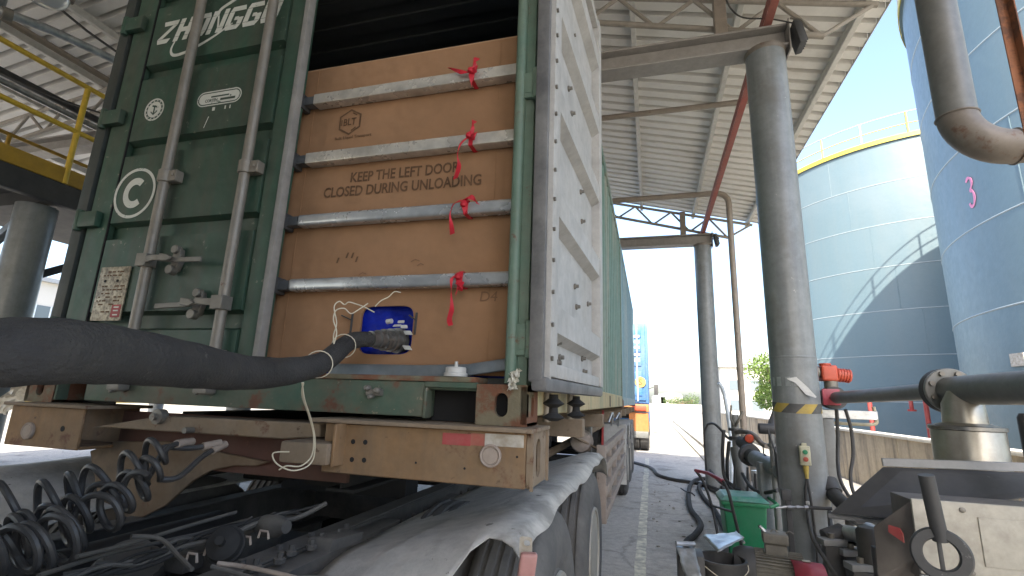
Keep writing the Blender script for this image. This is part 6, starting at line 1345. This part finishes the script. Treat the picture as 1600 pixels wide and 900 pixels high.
# overhead services on the left
for k, (x, z, r, mt, lab) in enumerate(((-3.4, 5.35, .045, 'darksteel', 'dark overhead pipe running back under the left roof, nearest the container'), (-4.5, 5.0, .035, 'brownpipe', 'brown overhead pipe running back under the left roof'), (-5.3, 4.75, .035, 'galv', 'thin silver overhead pipe behind the left column'), (-5.9, 5.15, .05, 'darksteel', 'dark overhead pipe farthest left under the roof'))):
    t = thing('service_pipe', lab, 'pipe', (x, 2, z), 'overhead pipes on the left')
    MB().cyl((x, -8, z), (x, 13, z), r, n=14).build('pipe', M[mt], t)
    for y in (-3, 0, 3, 6): MB().cyl((x, y, z), (x, y, rz(x) - .02), .008, n=6).build('hanger', M['forged'], t); MB().cyl((x, y - .02, z), (x, y + .02, z), r + .01, n=14).build('clamp', M['forged'], t)
for k, pts in enumerate(([(-3.6, -1, 5.5), (-3.7, 1.2, 4.9), (-3.9, 3.5, 5.2), (-4.3, 6, 4.8)], [(-5.6, -1, 5.2), (-5.0, 1.5, 4.7), (-4.6, 3.5, 4.95), (-4.3, 5.5, 4.4)])):
    tag(MB().tube(smooth_path(pts, 8), .012, 6).build('slack_cable', M['black_rubber']), ('slack black cable looping under the left roof nearest the container', 'slack black cable looping behind the left column')[k], 'cable', 'slack cables under the left roof')
# ------------------------------------------------------------------ background
wh = thing('warehouse', 'pale warehouse with a low pitched roof beyond the far column', 'building', (14, 75, 0))
a0, a1 = Y(1129, 640, 70), Y(1215, 640, 70); zt = Y(1160, 574, 70).z
w0 = MB().box(a0.x, a1.x + 12, 70, 95, 0, zt).build('wall', M['bldg'], wh)
MB().prism([(a0.x - .5, 69.5, zt), (a1.x + 12.5, 69.5, zt), ((a0.x + a1.x) / 2 + 6, 69.5, zt + 3.0)], (0, 26, 0)).build('roof', M['bldg_roof'], wh, smooth=False)
for k in range(7):
    for zz in (1.0, 3.6): MB().box(a0.x + 1 + k * 2.6, a0.x + 2.4 + k * 2.6, 69.9, 69.99, zz, zz + 1.3).build('window', M['glass'], wh)
yb = thing('yellow_building', 'yellow and white building seen between the left columns', 'building', (-30, 18, 0))
p0 = D(40, 440, 34); 
MB().box(p0.x - 14, p0.x, p0.y - 12, p0.y + 16, 0, 3.6).build('lower_wall', M['bldg_y'], yb); MB().box(p0.x - 14, p0.x - .1, p0.y - 12, p0.y + 16, 3.6, 8.5).build('upper_wall', M['bldg'], yb)
for k in range(9):
    y_ = p0.y - 11 + k * 3
    f_ = MB().box(p0.x - .099, p0.x - .05, y_, y_ + 1.8, 5.0, 6.8).build('window', M['glass'], yb)
    MB().box(p0.x - .049, p0.x - .02, y_ + .86, y_ + .94, 5.0, 6.8).box(p0.x - .049, p0.x - .02, y_ - .08, y_, 4.95, 6.85).box(p0.x - .049, p0.x - .02, y_ + 1.8, y_ + 1.88, 4.95, 6.85).build('window_frame', M['truck_white'], f_)
    MB().box(p0.x + .001, p0.x + .04, y_ + .2, y_ + 1.9, .1, 2.4).build('shutter', M['bldg_y'], yb)
MB().box(p0.x - 14.3, p0.x + .3, p0.y - 12.3, p0.y + 16.3, 8.5, 8.8).build('roof_slab', M['bldg_roof'], yb)

def tree(name, label, base, h, rad, mt, nleaf, seed, group=None):
    rr = random.Random(seed); b = Vector(base); t = thing(name, label, 'tree', b, group)
    tk = MB().tube([b, b + Vector((.05, 0, h * .3)), b + Vector((-.05, .05, h * .55)), b + Vector((0, 0, h * .8))], [rad * .09, rad * .07, rad * .05, rad * .02], 10)
    cl = []
    for k in range(9):
        a = rr.uniform(0, 2 * pi); z = h * rr.uniform(.4, .92); q = rad * rr.uniform(.3, .75)
        e = b + Vector((q * cos(a), q * sin(a), z)); cl.append((e, rad * rr.uniform(.3, .55))); tk.tube([b + Vector((0, 0, z * .6)), (b + Vector((0, 0, z * .75)) + e) / 2, e], [rad * .04, rad * .028, rad * .012], 6)
    tk.build('trunk', M['bark'], t)
    lf = MB()
    for k in range(nleaf):
        c, r_ = rr.choice(cl); d_ = Vector((rr.gauss(0, 1), rr.gauss(0, 1), rr.gauss(0, .8))).normalized() * r_ * rr.uniform(.5, 1.05) ** .7
        p = c + d_; s = rad * rr.uniform(.03, .06); u = Vector((rr.uniform(-1, 1), rr.uniform(-1, 1), rr.uniform(-1, 1))).normalized(); w = u.cross(Vector((rr.uniform(-1, 1), rr.uniform(-1, 1), rr.uniform(-1, 1)))).normalized()
        lf.add([p - u * s, p + w * s * .55, p + u * s, p - w * s * .55], [(0, 1, 2, 3)])
    lf.build('crown', mt, t, smooth=False)
    return t
tb = Y(1208, 640, 42)
tree('broadleaf_tree', 'yellow-green tree peeking out left of the near column', (tb.x + .3, 42, 0), 5.4, 2.3, M['leaf'], 5000, 3)
for k, (px, y_, h) in enumerate(((1068, 150, 3.4), (1080, 160, 3.8), (1060, 170, 3.0), (1052, 180, 3.0))):
    p_ = Y(px, 640, y_); tree('distant_tree', ('low bushy tree on the horizon left of the far column', 'rounder tree on the horizon nearest the far column', 'small tree on the horizon near the blue truck', 'faintest small tree on the horizon beside the blue truck')[k], (p_.x, y_, 0), h, 4, M['leaf_dk'], 900, 20 + k, 'trees on the horizon')
fw2 = thing('boundary_wall', 'long pale low wall across the end of the yard', 'wall', (0, 130, 0))
for k in range(30): MB().box(-60 + k * 5, -60 + k * 5 + 4.96, 130, 130.3, 0, 1.5).build('wall_panel', M['wallcap'], fw2)
for k, (px, w_, h_) in enumerate(((1050, 8, 5), (1030, 5, 4))):
    p_ = Y(px, 640, 200); b = thing('distant_shed', ('low grey shed on the horizon left of the far column', 'smaller pale shed on the horizon right of the blue truck')[k], 'building', (p_.x, 200, 0))
    MB().box(p_.x - w_ / 2, p_.x + w_ / 2, 200, 208, 0, h_).build('wall', M['bldg'], b); MB().prism([(p_.x - w_ / 2 - .3, 199.7, h_), (p_.x + w_ / 2 + .3, 199.7, h_), (p_.x, 199.7, h_ + 1.2)], (0, 8.6, 0)).build('roof', M['bldg_roof'], b, smooth=False)
# ------------------------------------------------------------------ more pipework along the wall
rk = thing('pipe_rack', 'row of grey product pipes on low supports along the wall', 'pipe rack', (4.2, 8, 0))
for k, (x, z, r) in enumerate(((3.55, .42, .05), (3.78, .42, .06), (4.02, .40, .045))):
    MB().cyl((x, 3.3, z), (x, 13.0, z), r, n=14).build('pipe', M[('greypipe', 'column', 'rustpipe')[k]], rk)
    for y in (4.6, 6.4, 8.2, 10.2): MB().cyl((x, y, z), (x, y + .05, z), r + .045, n=16).build('flange', M['darksteel'], rk)
for y in (3.6, 5.6, 7.6, 9.6, 11.6): MB().box(3.45, 4.12, y, y + .06, .06, .34).build('support', M['greypipe'], rk, bevel=.006, seg=1)
for j, (x, y, h, lab) in enumerate(((3.42, 5.1, .75, 'upright pump with blue motor behind the green bin'), (3.45, 6.6, .9, 'upright grey pump behind the valve cluster'))):
    t = thing('upright_pump', lab, 'pump', (x, y, .06))
    MB().box(x - .14, x + .14, y - .14, y + .14, .06, .12).build('base', M['darksteel'], t, bevel=.01)
    MB().lathe((x, y, .12), (0, 0, 1), [(.07, 0), (.13, .04), (.14, .16), (.09, .22), (.08, .32)], 24).build('volute', M['greypipe'], t)
    MB().lathe((x, y, .44), (0, 0, 1), [(.08, 0), (.11, .02), (.11, h - .52), (.09, h - .46), (.03, h - .45)], 24).build('motor', M['tank'] if j == 0 else M['motor'], t)
    MB().cyl((x - .3, y, .24), (x + .3, y, .24), .05, n=14).build('nozzle', M['greypipe'], t)
    MB().cyl((x - .32, y, .24), (x - .29, y, .24), .09, n=16).build('flange', M['darksteel'], t)
    MB().obox((x - .12, y, .6), Vector((.03, 0, 0)), Vector((0, .05, 0)), Vector((0, 0, .05))).build('terminal_box', M['motor'], t, bevel=.008)
for k, (pts, r, lab) in enumerate((
    ([D(1212, 700, 4.9), D(1216, 740, 4.7), D(1222, 775, 4.5), D(1232, 800, 4.3)], .018, 'black hose drooping just left of the near column'),
    ([D(1160, 740, 5.9), D(1172, 760, 5.6), D(1190, 770, 5.3), D(1215, 766, 5.0)], .02, 'black hose sagging over the grey support box'),
    ([D(1140, 760, 6.2), D(1150, 768, 6.0), D(1175, 772, 5.7), D(1200, 780, 5.3)], .016, 'thin black hose lying behind the bin lid'),
    ([D(1110, 735, 7.2), D(1122, 750, 6.8), D(1140, 762, 6.4), D(1160, 766, 6.0)], .022, 'black hose trailing from the foot of the far column'),
    ([D(1296, 800, 3.3), D(1300, 830, 3.1), D(1318, 850, 3.0), D(1340, 850, 2.9), D(1352, 870, 2.8)], .014, 'thin black cable curling behind the cabinet hood'),
    ([D(1262, 800, 3.2), D(1270, 840, 3.0), D(1290, 875, 2.85), D(1310, 905, 2.75)], .012, 'black cable slanting over the foot of the near column'))):
    tag(MB().tube(smooth_path(pts, 6), r, 8).build('loose_hose', M['black_rubber']), lab, 'hose', 'loose hoses by the pumps')
# wall-side instruments and small scrap
for k, (px, py, d, lab) in enumerate(((1300, 846, 2.95, 'small oily metal bracket beside the near column foot'), (1330, 862, 2.9, 'second oily metal bracket under the hood'), (1345, 885, 2.7, 'oily metal bracket nearest the cabinet'))):
    p = D(px, py, d); t = thing('metal_bracket', lab, 'bracket', (p.x, p.y, .06), 'oily brackets on the floor')
    MB().box(p.x - .05, p.x + .05, p.y - .04, p.y + .04, .06, p.z - .02).build('foot', M['darksteel'], t, bevel=.006); MB().obox(p, Vector((.07, .02, 0)), Vector((-.01, .04, 0)), Vector((0, 0, .018))).build('plate', M['hood_lip'], t, bevel=.005); MB().cyl(p + Vector((0, 0, .018)), p + Vector((0, 0, .045)), .018, n=10).build('nut', M['forged'], t)
# litter on the lane
rl = random.Random(21)
gr = MB()
for k in range(40):
    x, y = rl.uniform(1.55, 2.35), rl.uniform(2.2, 9.0); s = rl.uniform(.008, .022)
    gr.prism([Vector((x + s * cos(a) * rl.uniform(.6, 1.2), y + s * sin(a) * rl.uniform(.6, 1.2), .004)) for a in [2 * pi * q / 5 for q in range(5)]], (rl.uniform(-.004, .004), 0, s * .6))
tag(gr.build('grit', M['concrete'], smooth=False), 'scattered pale grit lying on the lane beside the white line', 'grit', kind='stuff')
